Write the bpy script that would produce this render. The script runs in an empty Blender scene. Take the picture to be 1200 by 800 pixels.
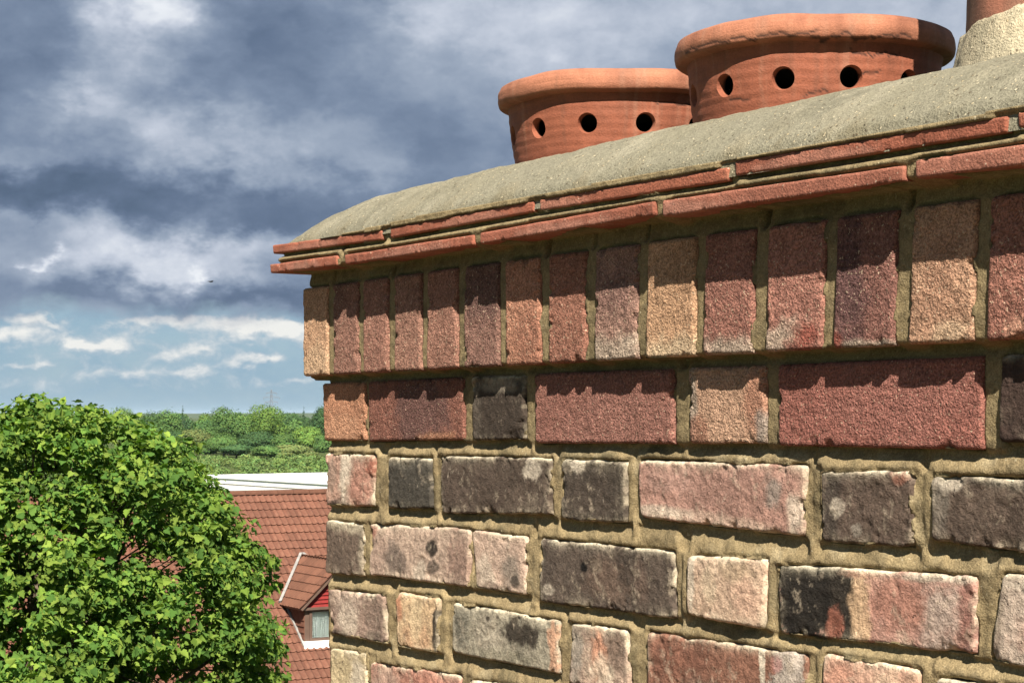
import bpy, bmesh, math, random
import numpy as np
from mathutils import Vector, Matrix

R = math.radians
SC = bpy.context.scene
COL = SC.collection
F = 2240.0            # focal length in photo pixels (1200 px wide)
CX, HY = 600.0, 485.0 # image centre column, horizon row
HC = 12.0             # eye height above the street

# ------------------------------------------------------------------ camera
cam_d = bpy.data.cameras.new('camera'); cam = bpy.data.objects.new('camera', cam_d); COL.objects.link(cam)
cam.location = (0, 0, HC); cam.rotation_euler = (R(90), 0, 0)
cam_d.sensor_width = 36; cam_d.lens = F/1200*36; cam_d.shift_y = (HY-400)/1200
cam_d.clip_start = .05; cam_d.clip_end = 60000
SC.camera = cam

# ------------------------------------------------------------------ exposure
EV = 1.36
SC.view_settings.view_transform = 'Standard'; SC.view_settings.look = 'None'
SC.view_settings.exposure = EV; SC.view_settings.gamma = 1
SC.view_settings.use_curve_mapping = False
SC.render.engine = 'CYCLES'
SC.cycles.max_bounces = 6
SC.cycles.volume_bounces = 0
SC.cycles.use_denoising = True

# ------------------------------------------------------------------ sun
SUN_EL, SUN_AZ = 45.5, 3.5      # degrees; azimuth to the right of straight behind the camera
sdir = Vector((math.sin(R(SUN_AZ))*math.cos(R(SUN_EL)), -math.cos(R(SUN_AZ))*math.cos(R(SUN_EL)), math.sin(R(SUN_EL))))
sun_d = bpy.data.lights.new('sun', 'SUN'); sun = bpy.data.objects.new('sun', sun_d); COL.objects.link(sun)
sun_d.energy = 5.0; sun_d.angle = R(.53); sun_d.color = (1.0, .925, .80)
sun.rotation_euler = sdir.to_track_quat('Z', 'Y').to_euler(); sun.location = (3, -10, 30)

def lin(c):
    c = c/255.0
    return c/12.92 if c <= .04045 else ((c+.055)/1.055)**2.4
def rgb(r, g, b): return (lin(r), lin(g), lin(b))
def alb(r, g, b, k=.60, ds=.30):
    c = rgb(r, g, b); y = .3*c[0]+.55*c[1]+.15*c[2]
    return tuple(min(.85, (x*(1-ds)+y*ds)*k*t) for x, t in zip(c, (1, .975, .88)))

# ------------------------------------------------------------------ node helper
class NT:
    def __init__(s, tree): s.t = tree; tree.nodes.clear()
    def n(s, typ, props=None, **ins):
        nd = s.t.nodes.new(typ)
        for k, v in (props or {}).items(): setattr(nd, k, v)
        for k, v in ins.items():
            key = int(k[1:]) if k[0] == 'i' and k[1:].isdigit() else k.replace('_', ' ')
            s.set(nd.inputs[key], v)
        return nd
    def set(s, sock, v):
        if isinstance(v, bpy.types.NodeSocket): s.t.links.new(v, sock)
        elif isinstance(v, bpy.types.Node): s.t.links.new(v.outputs[0], sock)
        else:
            if sock.type == 'RGBA' and len(v) == 3: v = (*v, 1)
            sock.default_value = v
    def m(s, op, a, b=0.0, c=0.0, clamp=False):
        nd = s.t.nodes.new('ShaderNodeMath'); nd.operation = op; nd.use_clamp = clamp
        s.set(nd.inputs[0], a); s.set(nd.inputs[1], b); s.set(nd.inputs[2], c)
        return nd.outputs[0]
    def vm(s, op, a, b=(0, 0, 0)):
        nd = s.t.nodes.new('ShaderNodeVectorMath'); nd.operation = op
        s.set(nd.inputs[0], a); s.set(nd.inputs[1], b)
        return nd.outputs['Value'] if op in ('DOT_PRODUCT', 'LENGTH') else nd.outputs[0]
    def mix(s, f, a, b, blend='MIX'):
        nd = s.t.nodes.new('ShaderNodeMix'); nd.data_type = 'RGBA'; nd.blend_type = blend
        s.set(nd.inputs[0], f); s.set(nd.inputs[6], a); s.set(nd.inputs[7], b)
        return nd.outputs[2]
    def ramp(s, f, stops, interp='LINEAR'):
        nd = s.t.nodes.new('ShaderNodeValToRGB'); s.set(nd.inputs[0], f)
        cr = nd.color_ramp; cr.interpolation = interp
        while len(cr.elements) < len(stops): cr.elements.new(.5)
        for el, (p, c) in zip(cr.elements, stops):
            el.position = p; el.color = (*c, 1) if len(c) == 3 else c
        return nd.outputs[0]
    def sm(s, f, lo, hi, a=0.0, b=1.0):
        nd = s.n('ShaderNodeMapRange', {'interpolation_type': 'SMOOTHSTEP'})
        for i, v in enumerate((f, lo, hi, a, b)): s.set(nd.inputs[i], v)
        return nd.outputs[0]
    def noise(s, vec, scale, detail=4, rough=.55, dist=0.0):
        nd = s.n('ShaderNodeTexNoise', Vector=vec, Scale=scale, Detail=detail, Roughness=rough, Distortion=dist)
        return nd

# ------------------------------------------------------------------ world: clear sky under broken storm cloud
def build_world():
    w = bpy.data.worlds.new('World'); SC.world = w; w.use_nodes = True
    T = NT(w.node_tree)
    out = T.n('ShaderNodeOutputWorld')
    k = 2**-EV
    def C(r, g, b): return tuple(x*k for x in rgb(r, g, b))
    sky = T.n('ShaderNodeTexSky', {'sky_type': 'NISHITA', 'sun_disc': False, 'sun_elevation': R(SUN_EL),
              'sun_rotation': R(180-SUN_AZ), 'altitude': 50, 'air_density': 1.0, 'dust_density': .6, 'ozone_density': 1.6})
    bg1 = T.n('ShaderNodeBackground', Color=sky.outputs[0], Strength=.055)
    d = T.n('ShaderNodeTexCoord').outputs['Generated']
    sp = T.n('ShaderNodeSeparateXYZ', Vector=d)
    a = T.m('ARCTAN2', sp.outputs[0], sp.outputs[1]); e = T.m('ARCSINE', sp.outputs[2])
    P = T.n('ShaderNodeCombineXYZ', X=a, Y=e).outputs[0]
    D3 = T.vm('MULTIPLY', d, (1, 1, 1.6))                      # flattened cloud texture, seamless all round
    w1 = T.noise(D3, 13, 5, .6).outputs['Color']
    w2 = T.noise(D3, 42, 4, .6).outputs['Color']
    warp = T.vm('ADD', T.vm('MULTIPLY', T.vm('SUBTRACT', w1, (.5, .5, .5)), (.085, .05, 0)),
                       T.vm('MULTIPLY', T.vm('SUBTRACT', w2, (.5, .5, .5)), (.050, .034, 0)))
    PW = T.vm('ADD', P, warp)
    def gauss(x, y, sx, sy, src=PW):
        a0, e0 = math.atan((x-CX)/F), math.atan((HY-y)/F)
        v = T.vm('MULTIPLY', T.vm('SUBTRACT', src, (a0, e0, 0)), (F/sx, F/sy, 0))
        return T.m('EXPONENT', T.m('MULTIPLY', T.vm('DOT_PRODUCT', v, v), -1.0))
    def total(base, lst, src=PW):
        acc = base
        for x, y, sx, sy, amp in lst:
            acc = T.m('MULTIPLY_ADD', gauss(x, y, sx, sy, src), amp, acc)
        return acc
    fb = T.noise(D3, 9, 7, .56, .15).outputs[0]
    fb2 = T.noise(D3, 30, 6, .6, .2).outputs[0]
    base = T.m('MULTIPLY_ADD', T.m('SUBTRACT', fb, .5), .60, .45)
    base = T.m('MULTIPLY_ADD', T.m('SUBTRACT', fb2, .5), .30, base)
    bil = T.m('ABSOLUTE', T.m('MULTIPLY_ADD', T.noise(T.vm('ADD', D3, T.vm('MULTIPLY', w2, (.03, .03, .03))), 15, 5, .55).outputs[0], 2.0, -1.0))
    base = T.m('MULTIPLY_ADD', T.m('SUBTRACT', bil, .22), .30, base)
    B = total(base, [
        (178, 5, 60, 42, .42), (140, 60, 40, 50, .12), (118, 118, 60, 38, .30), (205, 145, 75, 32, .26), (250, 178, 90, 22, .14),
        (395, 170, 90, 34, .16), (20, 190, 60, 16, .14),
        (60, 90, 110, 70, -.13), (30, 20, 70, 50, -.06), (330, 50, 95, 75, -.13), (285, 135, 60, 45, -.12), (440, 90, 120, 60, -.04),
        (80, 225, 190, 26, -.30), (330, 238, 170, 30, -.28), (520, 180, 80, 40, -.10), (330, 262, 90, 14, -.12),
        (90, 295, 130, 34, .25), (225, 305, 95, 26, .24), (40, 262, 60, 12, .12), (320, 300, 60, 26, .10), (120, 318, 60, 14, .10),
        (38, 305, 16, 7, .25), (212, 314, 16, 9, .22),
        (230, 352, 150, 17, -.22), (330, 358, 90, 14, -.12), (90, 348, 60, 10, -.06),
        (650, 40, 170, 90, .16), (560, 10, 120, 50, .06), (1130, 30, 160, 120, .20), (850, 20, 220, 110, .14), (500, 20, 50, 30, .10)])
    cloud = T.ramp(B, [(.0, C(86, 104, 128)), (.18, C(102, 119, 145)), (.36, C(127, 143, 167)), (.55, C(158, 171, 190)),
                       (.74, C(198, 206, 220)), (.92, C(236, 240, 246))])
    # lower edge of the cloud sheet
    en = T.m('MULTIPLY_ADD', T.m('SUBTRACT', fb2, .5), .030, T.m('MULTIPLY_ADD', T.m('SUBTRACT', fb, .5), .022, e))
    sheet = T.sm(en, .042, .060)
    # small fair-weather puffs in the clear band
    puff = total(T.m('MULTIPLY', T.m('SUBTRACT', T.noise(D3, 60, 6, .62, .3).outputs[0], .5), 1.9), [
        (300, 390, 72, 13, 1.0), (345, 384, 50, 11, .6), (60, 400, 110, 16, .30), (230, 384, 130, 9, .35), (150, 425, 160, 16, .28), (60, 450, 120, 10, .28), (280, 452, 120, 9, .26), (40, 376, 26, 10, .75), (8, 398, 30, 9, .85), (62, 382, 20, 6, .5),
        (120, 406, 34, 8, .85), (92, 408, 14, 6, .5), (228, 410, 30, 9, .8), (302, 423, 22, 7, .85), (30, 430, 36, 5, .65),
        (222, 438, 34, 6, .5), (180, 378, 60, 6, .55), (150, 440, 60, 7, .35), (340, 448, 26, 6, .35)],
        T.vm('ADD', P, T.vm('MULTIPLY', T.vm('SUBTRACT', w2, (.5, .5, .5)), (.034, .020, 0))))
    low = T.sm(e, .075, .05)
    pm = T.m('MULTIPLY', T.sm(puff, .10, .72), low)
    pcol = T.ramp(puff, [(.15, C(158, 182, 200)), (.6, C(200, 210, 216)), (1, C(240, 240, 236))])
    veil = T.m('MULTIPLY', T.sm(T.noise(D3, 22, 6, .6).outputs[0], .30, .75, .84, .97), low)
    bgv = T.n('ShaderNodeBackground', Color=C(142, 174, 196), Strength=1.0)
    bgp = T.n('ShaderNodeBackground', Color=pcol, Strength=1.0)
    bgc = T.n('ShaderNodeBackground', Color=cloud, Strength=1.0)
    def mixs(f, x, y):
        nd = T.t.nodes.new('ShaderNodeMixShader'); T.set(nd.inputs[0], f)
        T.t.links.new(x.outputs[0], nd.inputs[1]); T.t.links.new(y.outputs[0], nd.inputs[2]); return nd
    s = mixs(veil, bg1, bgv); s = mixs(pm, s, bgp)
    s = mixs(sheet, s, bgc)
    T.t.links.new(s.outputs[0], out.inputs[0])
    w.cycles.sampling_method = 'MANUAL'; w.cycles.sample_map_resolution = 256
build_world()

# ------------------------------------------------------------------ numpy noise
def _h(ix, iy, iz):
    n = (ix.astype(np.int64)*374761393 + iy.astype(np.int64)*668265263 + iz.astype(np.int64)*2147483647) & 0xffffffff
    n = ((n ^ (n >> 13))*1274126177) & 0xffffffff
    n = ((n ^ (n >> 16))*2246822519) & 0xffffffff
    return ((n ^ (n >> 15)) & 0xffffff)/float(0xffffff)
def vnoise(x, y, z=0.0):
    x, y = np.asarray(x, float), np.asarray(y, float); z = np.asarray(z, float) + np.zeros_like(x)
    ix, iy, iz = np.floor(x), np.floor(y), np.floor(z)
    fx, fy, fz = x-ix, y-iy, z-iz
    fx, fy, fz = [t*t*t*(t*(t*6-15)+10) for t in (fx, fy, fz)]
    r = 0
    for dx in (0, 1):
        for dy in (0, 1):
            for dz in (0, 1):
                r = r + _h(ix+dx, iy+dy, iz+dz)*(fx if dx else 1-fx)*(fy if dy else 1-fy)*(fz if dz else 1-fz)
    return r*2-1
def fbm(x, y, z=0.0, o=4, g=.55):
    r, a, s = 0, 1.0, 0
    x, y, z = np.asarray(x, float), np.asarray(y, float), np.asarray(z, float)
    for i in range(o):
        r = r + a*vnoise(x*2**i+17.3*i, y*2**i-9.1*i, z*2**i+5.7*i); s += a; a *= g
    return r/s
def sstep(x, a, b):
    t = np.clip((x-a)/(b-a), 0, 1); return t*t*(3-2*t)

# ------------------------------------------------------------------ mesh helpers
def mesh_np(name, V, Q, col=None, smooth=True, mat=None):
    """V (n,3); Q (m,3|4) int array or list of faces; col (n,3) per-vertex colour"""
    me = bpy.data.meshes.new(name)
    V = np.asarray(V, np.float32)
    if isinstance(Q, np.ndarray):
        m, k = Q.shape
        me.vertices.add(len(V)); me.vertices.foreach_set('co', V.ravel())
        me.loops.add(m*k); me.loops.foreach_set('vertex_index', Q.astype(np.int32).ravel())
        me.polygons.add(m); me.polygons.foreach_set('loop_start', np.arange(0, m*k, k, dtype=np.int32))
        me.update(calc_edges=True)
    else:
        me.from_pydata(V.tolist(), [], Q)
    if col is not None:
        at = me.color_attributes.new('Col', 'FLOAT_COLOR', 'POINT')
        c4 = np.ones((len(V), 4), np.float32); c4[:, :3] = col
        at.data.foreach_set('color', c4.ravel())
    me.polygons.foreach_set('use_smooth', [smooth]*len(me.polygons))
    if mat: me.materials.append(mat)
    me.validate()
    return me
def ob(name, me, parent=None, loc=None, rot=None):
    o = bpy.data.objects.new(name, me); COL.objects.link(o)
    if parent: o.parent = parent
    if loc is not None: o.location = loc
    if rot is not None: o.rotation_euler = rot
    return o
def empty(name, loc=(0, 0, 0), rz=0.0):
    o = bpy.data.objects.new(name, None); COL.objects.link(o); o.location = loc; o.rotation_euler = (0, 0, rz); return o
def tag(o, label=None, cat=None, group=None, kind=None):
    if label: o['label'] = label
    if cat: o['category'] = cat
    if group: o['group'] = group
    if kind: o['kind'] = kind
    return o
class MB:
    """collects boxes / prisms / tubes into one mesh"""
    def __init__(s): s.v, s.f = [], []
    def add(s, vs, fs):
        b = len(s.v); s.v += [tuple(p) for p in vs]; s.f += [tuple(b+i for i in f) for f in fs]
    def box(s, lo, hi):
        x0, y0, z0 = lo; x1, y1, z1 = hi
        s.hexa([(x0,y0,z0),(x1,y0,z0),(x1,y1,z0),(x0,y1,z0),(x0,y0,z1),(x1,y0,z1),(x1,y1,z1),(x0,y1,z1)])
    def hexa(s, p):
        s.add(p, [(0,3,2,1),(4,5,6,7),(0,1,5,4),(1,2,6,5),(2,3,7,6),(3,0,4,7)])
    def slab(s, pts, nrm, th):
        """polygon extruded by -nrm*th (pts on the outer face)"""
        n = len(pts); nrm = Vector(nrm)
        vs = [Vector(p) for p in pts] + [Vector(p)-nrm*th for p in pts]
        s.add(vs, [tuple(range(n)), tuple(reversed(range(n, 2*n)))] + [(i, i+n, (i+1) % n+n, (i+1) % n) for i in range(n)])
    def tube(s, pts, rad, n=8):
        pts = [Vector(p) for p in pts]; rings = []
        for i, p in enumerate(pts):
            t = (pts[min(i+1, len(pts)-1)]-pts[max(i-1, 0)]).normalized()
            up = Vector((0, 0, 1)) if abs(t.z) < .9 else Vector((1, 0, 0))
            a = t.cross(up).normalized(); b = t.cross(a); r = rad[i] if hasattr(rad, '__len__') else rad
            rings.append([p+a*math.cos(2*math.pi*j/n)*r+b*math.sin(2*math.pi*j/n)*r for j in range(n)])
        vs = [v for rg in rings for v in rg]
        fs = [(i*n+j, i*n+(j+1) % n, (i+1)*n+(j+1) % n, (i+1)*n+j) for i in range(len(pts)-1) for j in range(n)]
        fs += [tuple(reversed(range(n))), tuple(range((len(pts)-1)*n, len(pts)*n))]
        s.add(vs, fs)
    def build(s, name, mat, parent=None, smooth=False, loc=None):
        me = bpy.data.meshes.new(name); me.from_pydata(s.v, [], s.f)
        bm = bmesh.new(); bm.from_mesh(me); bmesh.ops.recalc_face_normals(bm, faces=bm.faces); bm.to_mesh(me); bm.free()
        me.materials.append(mat)
        if smooth: me.polygons.foreach_set('use_smooth', [True]*len(me.polygons))
        return ob(name, me, parent, loc)
def at(x, y, D): return Vector(((x-CX)/F*D, D, HC+(HY-y)/F*D))

# ------------------------------------------------------------------ materials
def mat(name, fn, rough=.9, spec=.25):
    m = bpy.data.materials.new(name); m.use_nodes = True
    T = NT(m.node_tree); o = T.n('ShaderNodeOutputMaterial')
    p = T.n('ShaderNodeBsdfPrincipled', Roughness=rough); p.inputs['Specular IOR Level'].default_value = spec
    T.t.links.new(p.outputs[0], o.inputs[0]); T.p, T.o = p, o
    T.obj = T.n('ShaderNodeTexCoord').outputs['Object']
    fn(T); return m
def bump(T, h, dist, strength=1.0, prev=None):
    b = T.n('ShaderNodeBump', Strength=strength, Distance=dist, Height=h)
    if prev is not None: T.set(b.inputs['Normal'], prev)
    return b.outputs[0]
def vcol(T): return T.n('ShaderNodeVertexColor', {'layer_name': 'Col'}).outputs[0]

def f_sand(T):                 # sand-faced new brick
    g1 = T.noise(T.obj, 560, 2, .75).outputs[0]; g2 = T.noise(T.obj, 240, 3, .65).outputs[0]; g3 = T.noise(T.obj, 70, 4, .6).outputs[0]
    f = T.m('ADD', T.sm(g1, .3, .72, .55, 1.36), T.sm(g2, .35, .7, -.10, .14))
    f = T.m('MULTIPLY', f, T.sm(g3, .3, .7, .86, 1.14))
    c = T.mix(1.0, vcol(T), f, 'MULTIPLY')
    spark = T.sm(T.noise(T.obj, 430, 1, .5).outputs[0], .66, .74)
    c = T.mix(T.m('MULTIPLY', spark, .55), c, alb(255, 225, 190))
    dark = T.sm(T.noise(T.vm('ADD', T.obj, (3, 1, 2)), 380, 1, .5).outputs[0], .68, .76)
    c = T.mix(T.m('MULTIPLY', dark, .45), c, alb(80, 45, 35))
    T.set(T.p.inputs['Base Color'], c)
    h = T.m('ADD', g1, T.m('MULTIPLY', g2, 1.4))
    T.set(T.p.inputs['Normal'], bump(T, h, .0021, 1.0))
def f_old(T):                  # weathered stock brick
    g1 = T.noise(T.obj, 520, 3, .7).outputs[0]; g2 = T.noise(T.obj, 140, 5, .65).outputs[0]; g3 = T.noise(T.obj, 38, 5, .6, .4).outputs[0]
    f = T.m('MULTIPLY', T.sm(g1, .3, .7, .80, 1.18), T.sm(g2, .3, .7, .80, 1.2))
    f = T.m('MULTIPLY', f, T.sm(g3, .3, .7, .88, 1.12))
    c = T.mix(1.0, vcol(T), f, 'MULTIPLY')
    lime = T.m('MULTIPLY', T.sm(T.noise(T.vm('MULTIPLY', T.obj, (1, 1, .55)), 120, 6, .72, .6).outputs[0], .60, .72), .42)
    c = T.mix(lime, c, alb(225, 205, 185))
    pit = T.m('MULTIPLY', T.sm(T.noise(T.vm('ADD', T.obj, (1, 7, 2)), 210, 3, .6).outputs[0], .66, .74), .6)
    c = T.mix(pit, c, alb(58, 46, 40))
    T.set(T.p.inputs['Base Color'], c)
    h = T.m('SUBTRACT', T.m('ADD', T.m('MULTIPLY', g1, .6), T.m('MULTIPLY', g2, 1.5)), pit)
    T.set(T.p.inputs['Normal'], bump(T, h, .0016, 1.0))
def f_mortar(T):
    g1 = T.noise(T.obj, 700, 2, .7).outputs[0]; g2 = T.noise(T.obj, 180, 4, .65).outputs[0]; g3 = T.noise(T.obj, 14, 4, .6).outputs[0]
    f = T.m('MULTIPLY', T.sm(g1, .3, .7, .72, 1.22), T.sm(g2, .3, .7, .84, 1.14))
    c = T.mix(1.0, vcol(T), f, 'MULTIPLY')
    c = T.mix(T.sm(g3, .45, .7, 0, .25), c, alb(176, 154, 106))
    stone = T.sm(T.noise(T.obj, 330, 1, .5).outputs[0], .70, .76)
    c = T.mix(T.m('MULTIPLY', stone, .5), c, alb(215, 200, 165))
    T.set(T.p.inputs['Base Color'], c)
    T.set(T.p.inputs['Normal'], bump(T, T.m('ADD', g1, T.m('MULTIPLY', g2, 1.2)), .0008, 1.0))
def f_cement(T):               # flaunching: coarse sand and cement
    g1 = T.noise(T.obj, 560, 2, .7).outputs[0]; g2 = T.noise(T.obj, 160, 4, .65).outputs[0]; g3 = T.noise(T.obj, 9, 5, .6).outputs[0]
    c = T.mix(1.0, vcol(T), T.m('MULTIPLY', T.sm(g1, .3, .7, .74, 1.20), T.sm(g2, .3, .7, .9, 1.1)), 'MULTIPLY')
    c = T.mix(T.sm(g3, .42, .68, 0, .35), c, alb(144, 137, 110))
    st = T.n('ShaderNodeTexVoronoi', {'feature': 'F1'}, Vector=T.obj, Scale=330.0)
    rnd = T.n('ShaderNodeSeparateColor', i0=st.outputs['Color'])
    on = T.m('MULTIPLY', T.sm(rnd.outputs[0], .84, .88), T.sm(st.outputs['Distance'], .42, .30))
    sc_ = T.ramp(rnd.outputs[1], [(0, alb(255, 240, 205)), (.55, alb(235, 205, 150)), (.7, alb(110, 80, 50)), (1, alb(70, 60, 50))])
    c = T.mix(T.m('MULTIPLY', on, .6), c, sc_)
    T.set(T.p.inputs['Base Color'], c)
    T.set(T.p.inputs['Normal'], bump(T, T.m('ADD', T.m('ADD', g1, g2), on), .0013, 1.0))
def f_tile(T):                 # clay creasing tile
    g1 = T.noise(T.obj, 480, 3, .7).outputs[0]; g2 = T.noise(T.obj, 60, 5, .65).outputs[0]
    c = T.mix(1.0, vcol(T), T.m('MULTIPLY', T.sm(g1, .3, .7, .82, 1.16), T.sm(g2, .3, .7, .82, 1.18)), 'MULTIPLY')
    bloom = T.sm(T.noise(T.obj, 26, 5, .65).outputs[0], .54, .72)
    c = T.mix(T.m('MULTIPLY', bloom, .3), c, alb(200, 152, 128))
    sp_ = T.sm(T.noise(T.obj, 300, 1, .5).outputs[0], .71, .76)
    c = T.mix(T.m('MULTIPLY', sp_, .6), c, alb(235, 205, 180))
    T.set(T.p.inputs['Base Color'], c)
    T.set(T.p.inputs['Normal'], bump(T, T.m('ADD', g1, g2), .0009, 1.0))
def f_terra(T):                # thrown terracotta: fine turning lines
    sp = T.n('ShaderNodeSeparateXYZ', Vector=T.obj)
    ln = T.noise(T.n('ShaderNodeCombineXYZ', X=T.m('MULTIPLY', sp.outputs[0], 4), Y=T.m('MULTIPLY', sp.outputs[1], 4), Z=T.m('MULTIPLY', sp.outputs[2], 210)).outputs[0], 1.0, 3, .6).outputs[0]
    g1 = T.noise(T.obj, 500, 3, .7).outputs[0]; g2 = T.noise(T.obj, 30, 5, .65).outputs[0]
    c = T.mix(1.0, vcol(T), T.m('MULTIPLY', T.m('MULTIPLY', T.sm(ln, .3, .7, .93, 1.05), T.sm(g1, .3, .7, .9, 1.1)), T.sm(g2, .3, .7, .86, 1.14)), 'MULTIPLY')
    lime = T.sm(T.noise(T.obj, 55, 6, .7).outputs[0], .66, .78)
    c = T.mix(T.m('MULTIPLY', lime, .22), c, alb(215, 175, 150))
    T.set(T.p.inputs['Base Color'], c)
    T.set(T.p.inputs['Normal'], bump(T, T.m('ADD', T.m('MULTIPLY', ln, .45), g1), .0006, 1.0))
M_SAND, M_OLD, M_MORTAR, M_CEM = mat('sand_faced_brick', f_sand, .95, .15), mat('weathered_brick', f_old, .9, .2), mat('lime_mortar', f_mortar, .95, .1), mat('flaunching_cement', f_cement, .95, .15)
M_TILE, M_TERRA = mat('clay_tile', f_tile, .85, .25), mat('terracotta', f_terra, .8, .3)

# ================================================================== THE CHIMNEY
AW = R(57.3)
O = np.array([-.2136, 2.175]); U = np.array([math.cos(AW), -math.sin(AW)]); NW = np.array([-math.sin(AW), -math.cos(AW)])
LEN = 1.158; DEP = .44; VBASE = -1.05
chim = empty('chimney_stack', (O[0], O[1], HC+VBASE), -AW)      # local x along the face, y into the stack, z up
tag(chim, 'brick chimney stack with a projecting brick-on-edge course and tiled capping', 'chimney')
def unproj(x, y, w):
    dx, dz = (x-CX)/F, (HY-y)/F
    t = (w + O@NW)/(dx*NW[0]+NW[1])
    return ((t*dx-O[0])*U[0]+(t-O[1])*U[1], t*dz)
def L3(u, v, w): return np.stack([u, -w, v-VBASE], -1)          # wall coords -> chimney local

ALLQ = []      # every piece in the face: (quad uv [TL,TR,BR,BL], plane w)
def bilin(q, s, t):            # s left->right, t bottom->top
    q = np.asarray(q)
    tl, tr, br, bl = q
    s, t = s[..., None], t[..., None]
    return (bl*(1-s)+br*s)*(1-t) + (tl*(1-s)+tr*s)*t

def piece(name, q, w, depth, color, m, blobs=(), old=False, tile=False, seed=0, res=.0025, rr=None, edge_lime=0.0, tilt=0.0, mottle=None):
    """one brick or tile of the face: shaped front, worn arrises, full depth"""
    q = [np.array(p) for p in q]; ALLQ.append((q, w))
    width = np.linalg.norm(q[1]-q[0]); height = np.linalg.norm(q[0]-q[3])
    nu, nv = max(6, int(width/res)), max(5, int(height/res))
    s, t = np.meshgrid(np.linspace(0, 1, nu+1), np.linspace(0, 1, nv+1), indexing='ij')
    P = bilin(q, s, t); u, v = P[..., 0], P[..., 1]
    sd = seed*13.7+3.1
    eu = np.minimum(s, 1-s)*width; ev = np.minimum(t, 1-t)*height
    r = rr if rr else (.0020 if old else (.0008 if tile else .0016))
    wob = .0012 if old else (.0003 if tile else .0005)
    # ragged outline, fading towards the middle of the face
    fu = np.exp(-eu/.012); fv = np.exp(-ev/.012)
    ru, rv = .8*u+.6*v, -.6*u+.8*v                      # turned domain: no lattice showing along the courses
    nu_ = fbm(ru*34, rv*34, sd, 5, .62); nv_ = fbm(ru*34+40, rv*34, sd+9, 5, .62)
    u2 = u + fu*nu_*wob*1.6; v2 = v + fv*nv_*wob*1.6
    e = np.minimum(eu, ev)
    # corner rounding
    cr = .005 if old else (.001 if tile else .003)
    dx_, dy_ = np.clip(cr-eu, 0, None), np.clip(cr-ev, 0, None)
    ec = np.where((dx_ > 0) & (dy_ > 0), cr-np.hypot(dx_, dy_), e); e = np.minimum(e, np.maximum(ec, -.004))
    k = np.clip(1-e/r, 0, 1.3); drop = -r*(1-np.sqrt(np.clip(1-np.minimum(k, 1)**2, 0, 1))) - np.clip(k-1, 0, 1)*.01
    ww = w + drop
    if old:
        ww = ww + fbm(ru*20, rv*20, sd, 5, .56)*.0017 + fbm(ru*210, rv*210, sd+4, 2)*.0005 - sstep(.09-np.abs(fbm(ru*17+fbm(ru*50, rv*50, 3, 2)*.5, rv*17, sd+61, 3)), .03, .09)*sstep(fbm(ru*12, rv*12, sd+66, 2), .12, .3)*.0009
        chip = sstep(fbm(ru*55, rv*55, sd+21, 4), .10, .42)*np.exp(-e/.006); ww = ww - chip*.0042
        ww = ww + tilt*(t-.5)*height
    elif tile:
        ww = ww + fbm(u*22, v*22, sd, 3)*.0006 - sstep(fbm(u*90, v*90, sd+5, 3), .38, .55)*np.exp(-e/.0025)*.002
    else:
        ww = ww + fbm(u*30, v*30, sd, 3)*.0010 + fbm(u*230, v*230, sd+4, 2)*.0006
        chip = sstep(fbm(ru*80, rv*80, sd+21, 3), .22, .5)*np.exp(-e/.005); ww = ww - chip*.0045
    # pigment
    c = np.ones((nu+1, nv+1, 3))*np.array(color)
    big = fbm(ru*26, rv*26, sd+31, 5, .65); c = c*(1+(.30 if old else .12)*big[..., None])
    if mottle is not None:
        mk = sstep(fbm(u*32, v*22, sd+41, 4), -.12, .32)[..., None]*mottle[1]; c = c*(1-mk)+np.array(mottle[0])*mk
    for bl in blobs:
        bs, bt, rs, rt, bc, st = bl[:6]; hard = bl[6] if len(bl) > 6 else .5
        dd = np.sqrt(((s-bs)/rs)**2+((t-bt)/rt)**2) + fbm(ru*46, rv*46, sd+bs*9, 6, .70)*.8
        mk = (1-sstep(dd, 1-hard, 1+hard*.3))[..., None]*st; c = c*(1-mk)+np.array(bc)*mk
    if edge_lime:
        mk = (np.exp(-e/.0032)*sstep(fbm(ru*52, rv*52, sd+51, 5, .65), -.15, .3))[..., None]*edge_lime
        c = c*(1-mk)+np.array(alb(222, 204, 176))*mk
        mk = (np.exp(-np.clip((1-t)*height-.0006, 0, 1)/.0022)*sstep(fbm(ru*40+7, rv*40, sd+57, 6, .7), -.2, .15))[..., None]*min(1, edge_lime*1.05)
        c = c*(1-mk)+np.array(alb(236, 222, 196))*mk
        fl = sstep(fbm(ru*95, rv*60, sd+71, 6, .72), .22, .38)[..., None]*.55      # flaked pale skin
        c = c*(1-fl)+(c*.35+np.array(alb(214, 192, 168))*.65)*fl
        fl = sstep(fbm(ru*120, rv*120, sd+77, 5, .72), .29, .42)[..., None]*.4     # pits
        c = c*(1-fl)+c*.35*fl
    c = c*(1+.16*fbm(u*6, v*5, 40.4, 4, .6))[..., None]         # weathering that runs across the joints
    V = L3(u2, v2, ww).reshape(-1, 3); idx = np.arange((nu+1)*(nv+1)).reshape(nu+1, nv+1)
    Q = np.stack([idx[:-1, :-1], idx[1:, :-1], idx[1:, 1:], idx[:-1, 1:]], -1).reshape(-1, 4)
    ring = np.concatenate([idx[:, 0], idx[-1, 1:], idx[-2::-1, -1], idx[0, -2:0:-1]])
    n0, nr = len(V), len(ring)
    cc = c.reshape(-1, 3); Vs, Qs, Cs = [V], [Q], [cc]; prev = ring
    for j, dpt in enumerate((.006, .02, depth)):
        nb = V[ring].copy(); nb[:, 1] = -w + np.maximum(dpt, (nb[:, 1]+w)+.002); Vs.append(nb); Cs.append(cc[ring])
        cur = n0 + j*nr + np.arange(nr)
        Qs.append(np.stack([prev, np.roll(prev, -1), np.roll(cur, -1), cur], -1)[:, ::-1]); prev = cur
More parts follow.
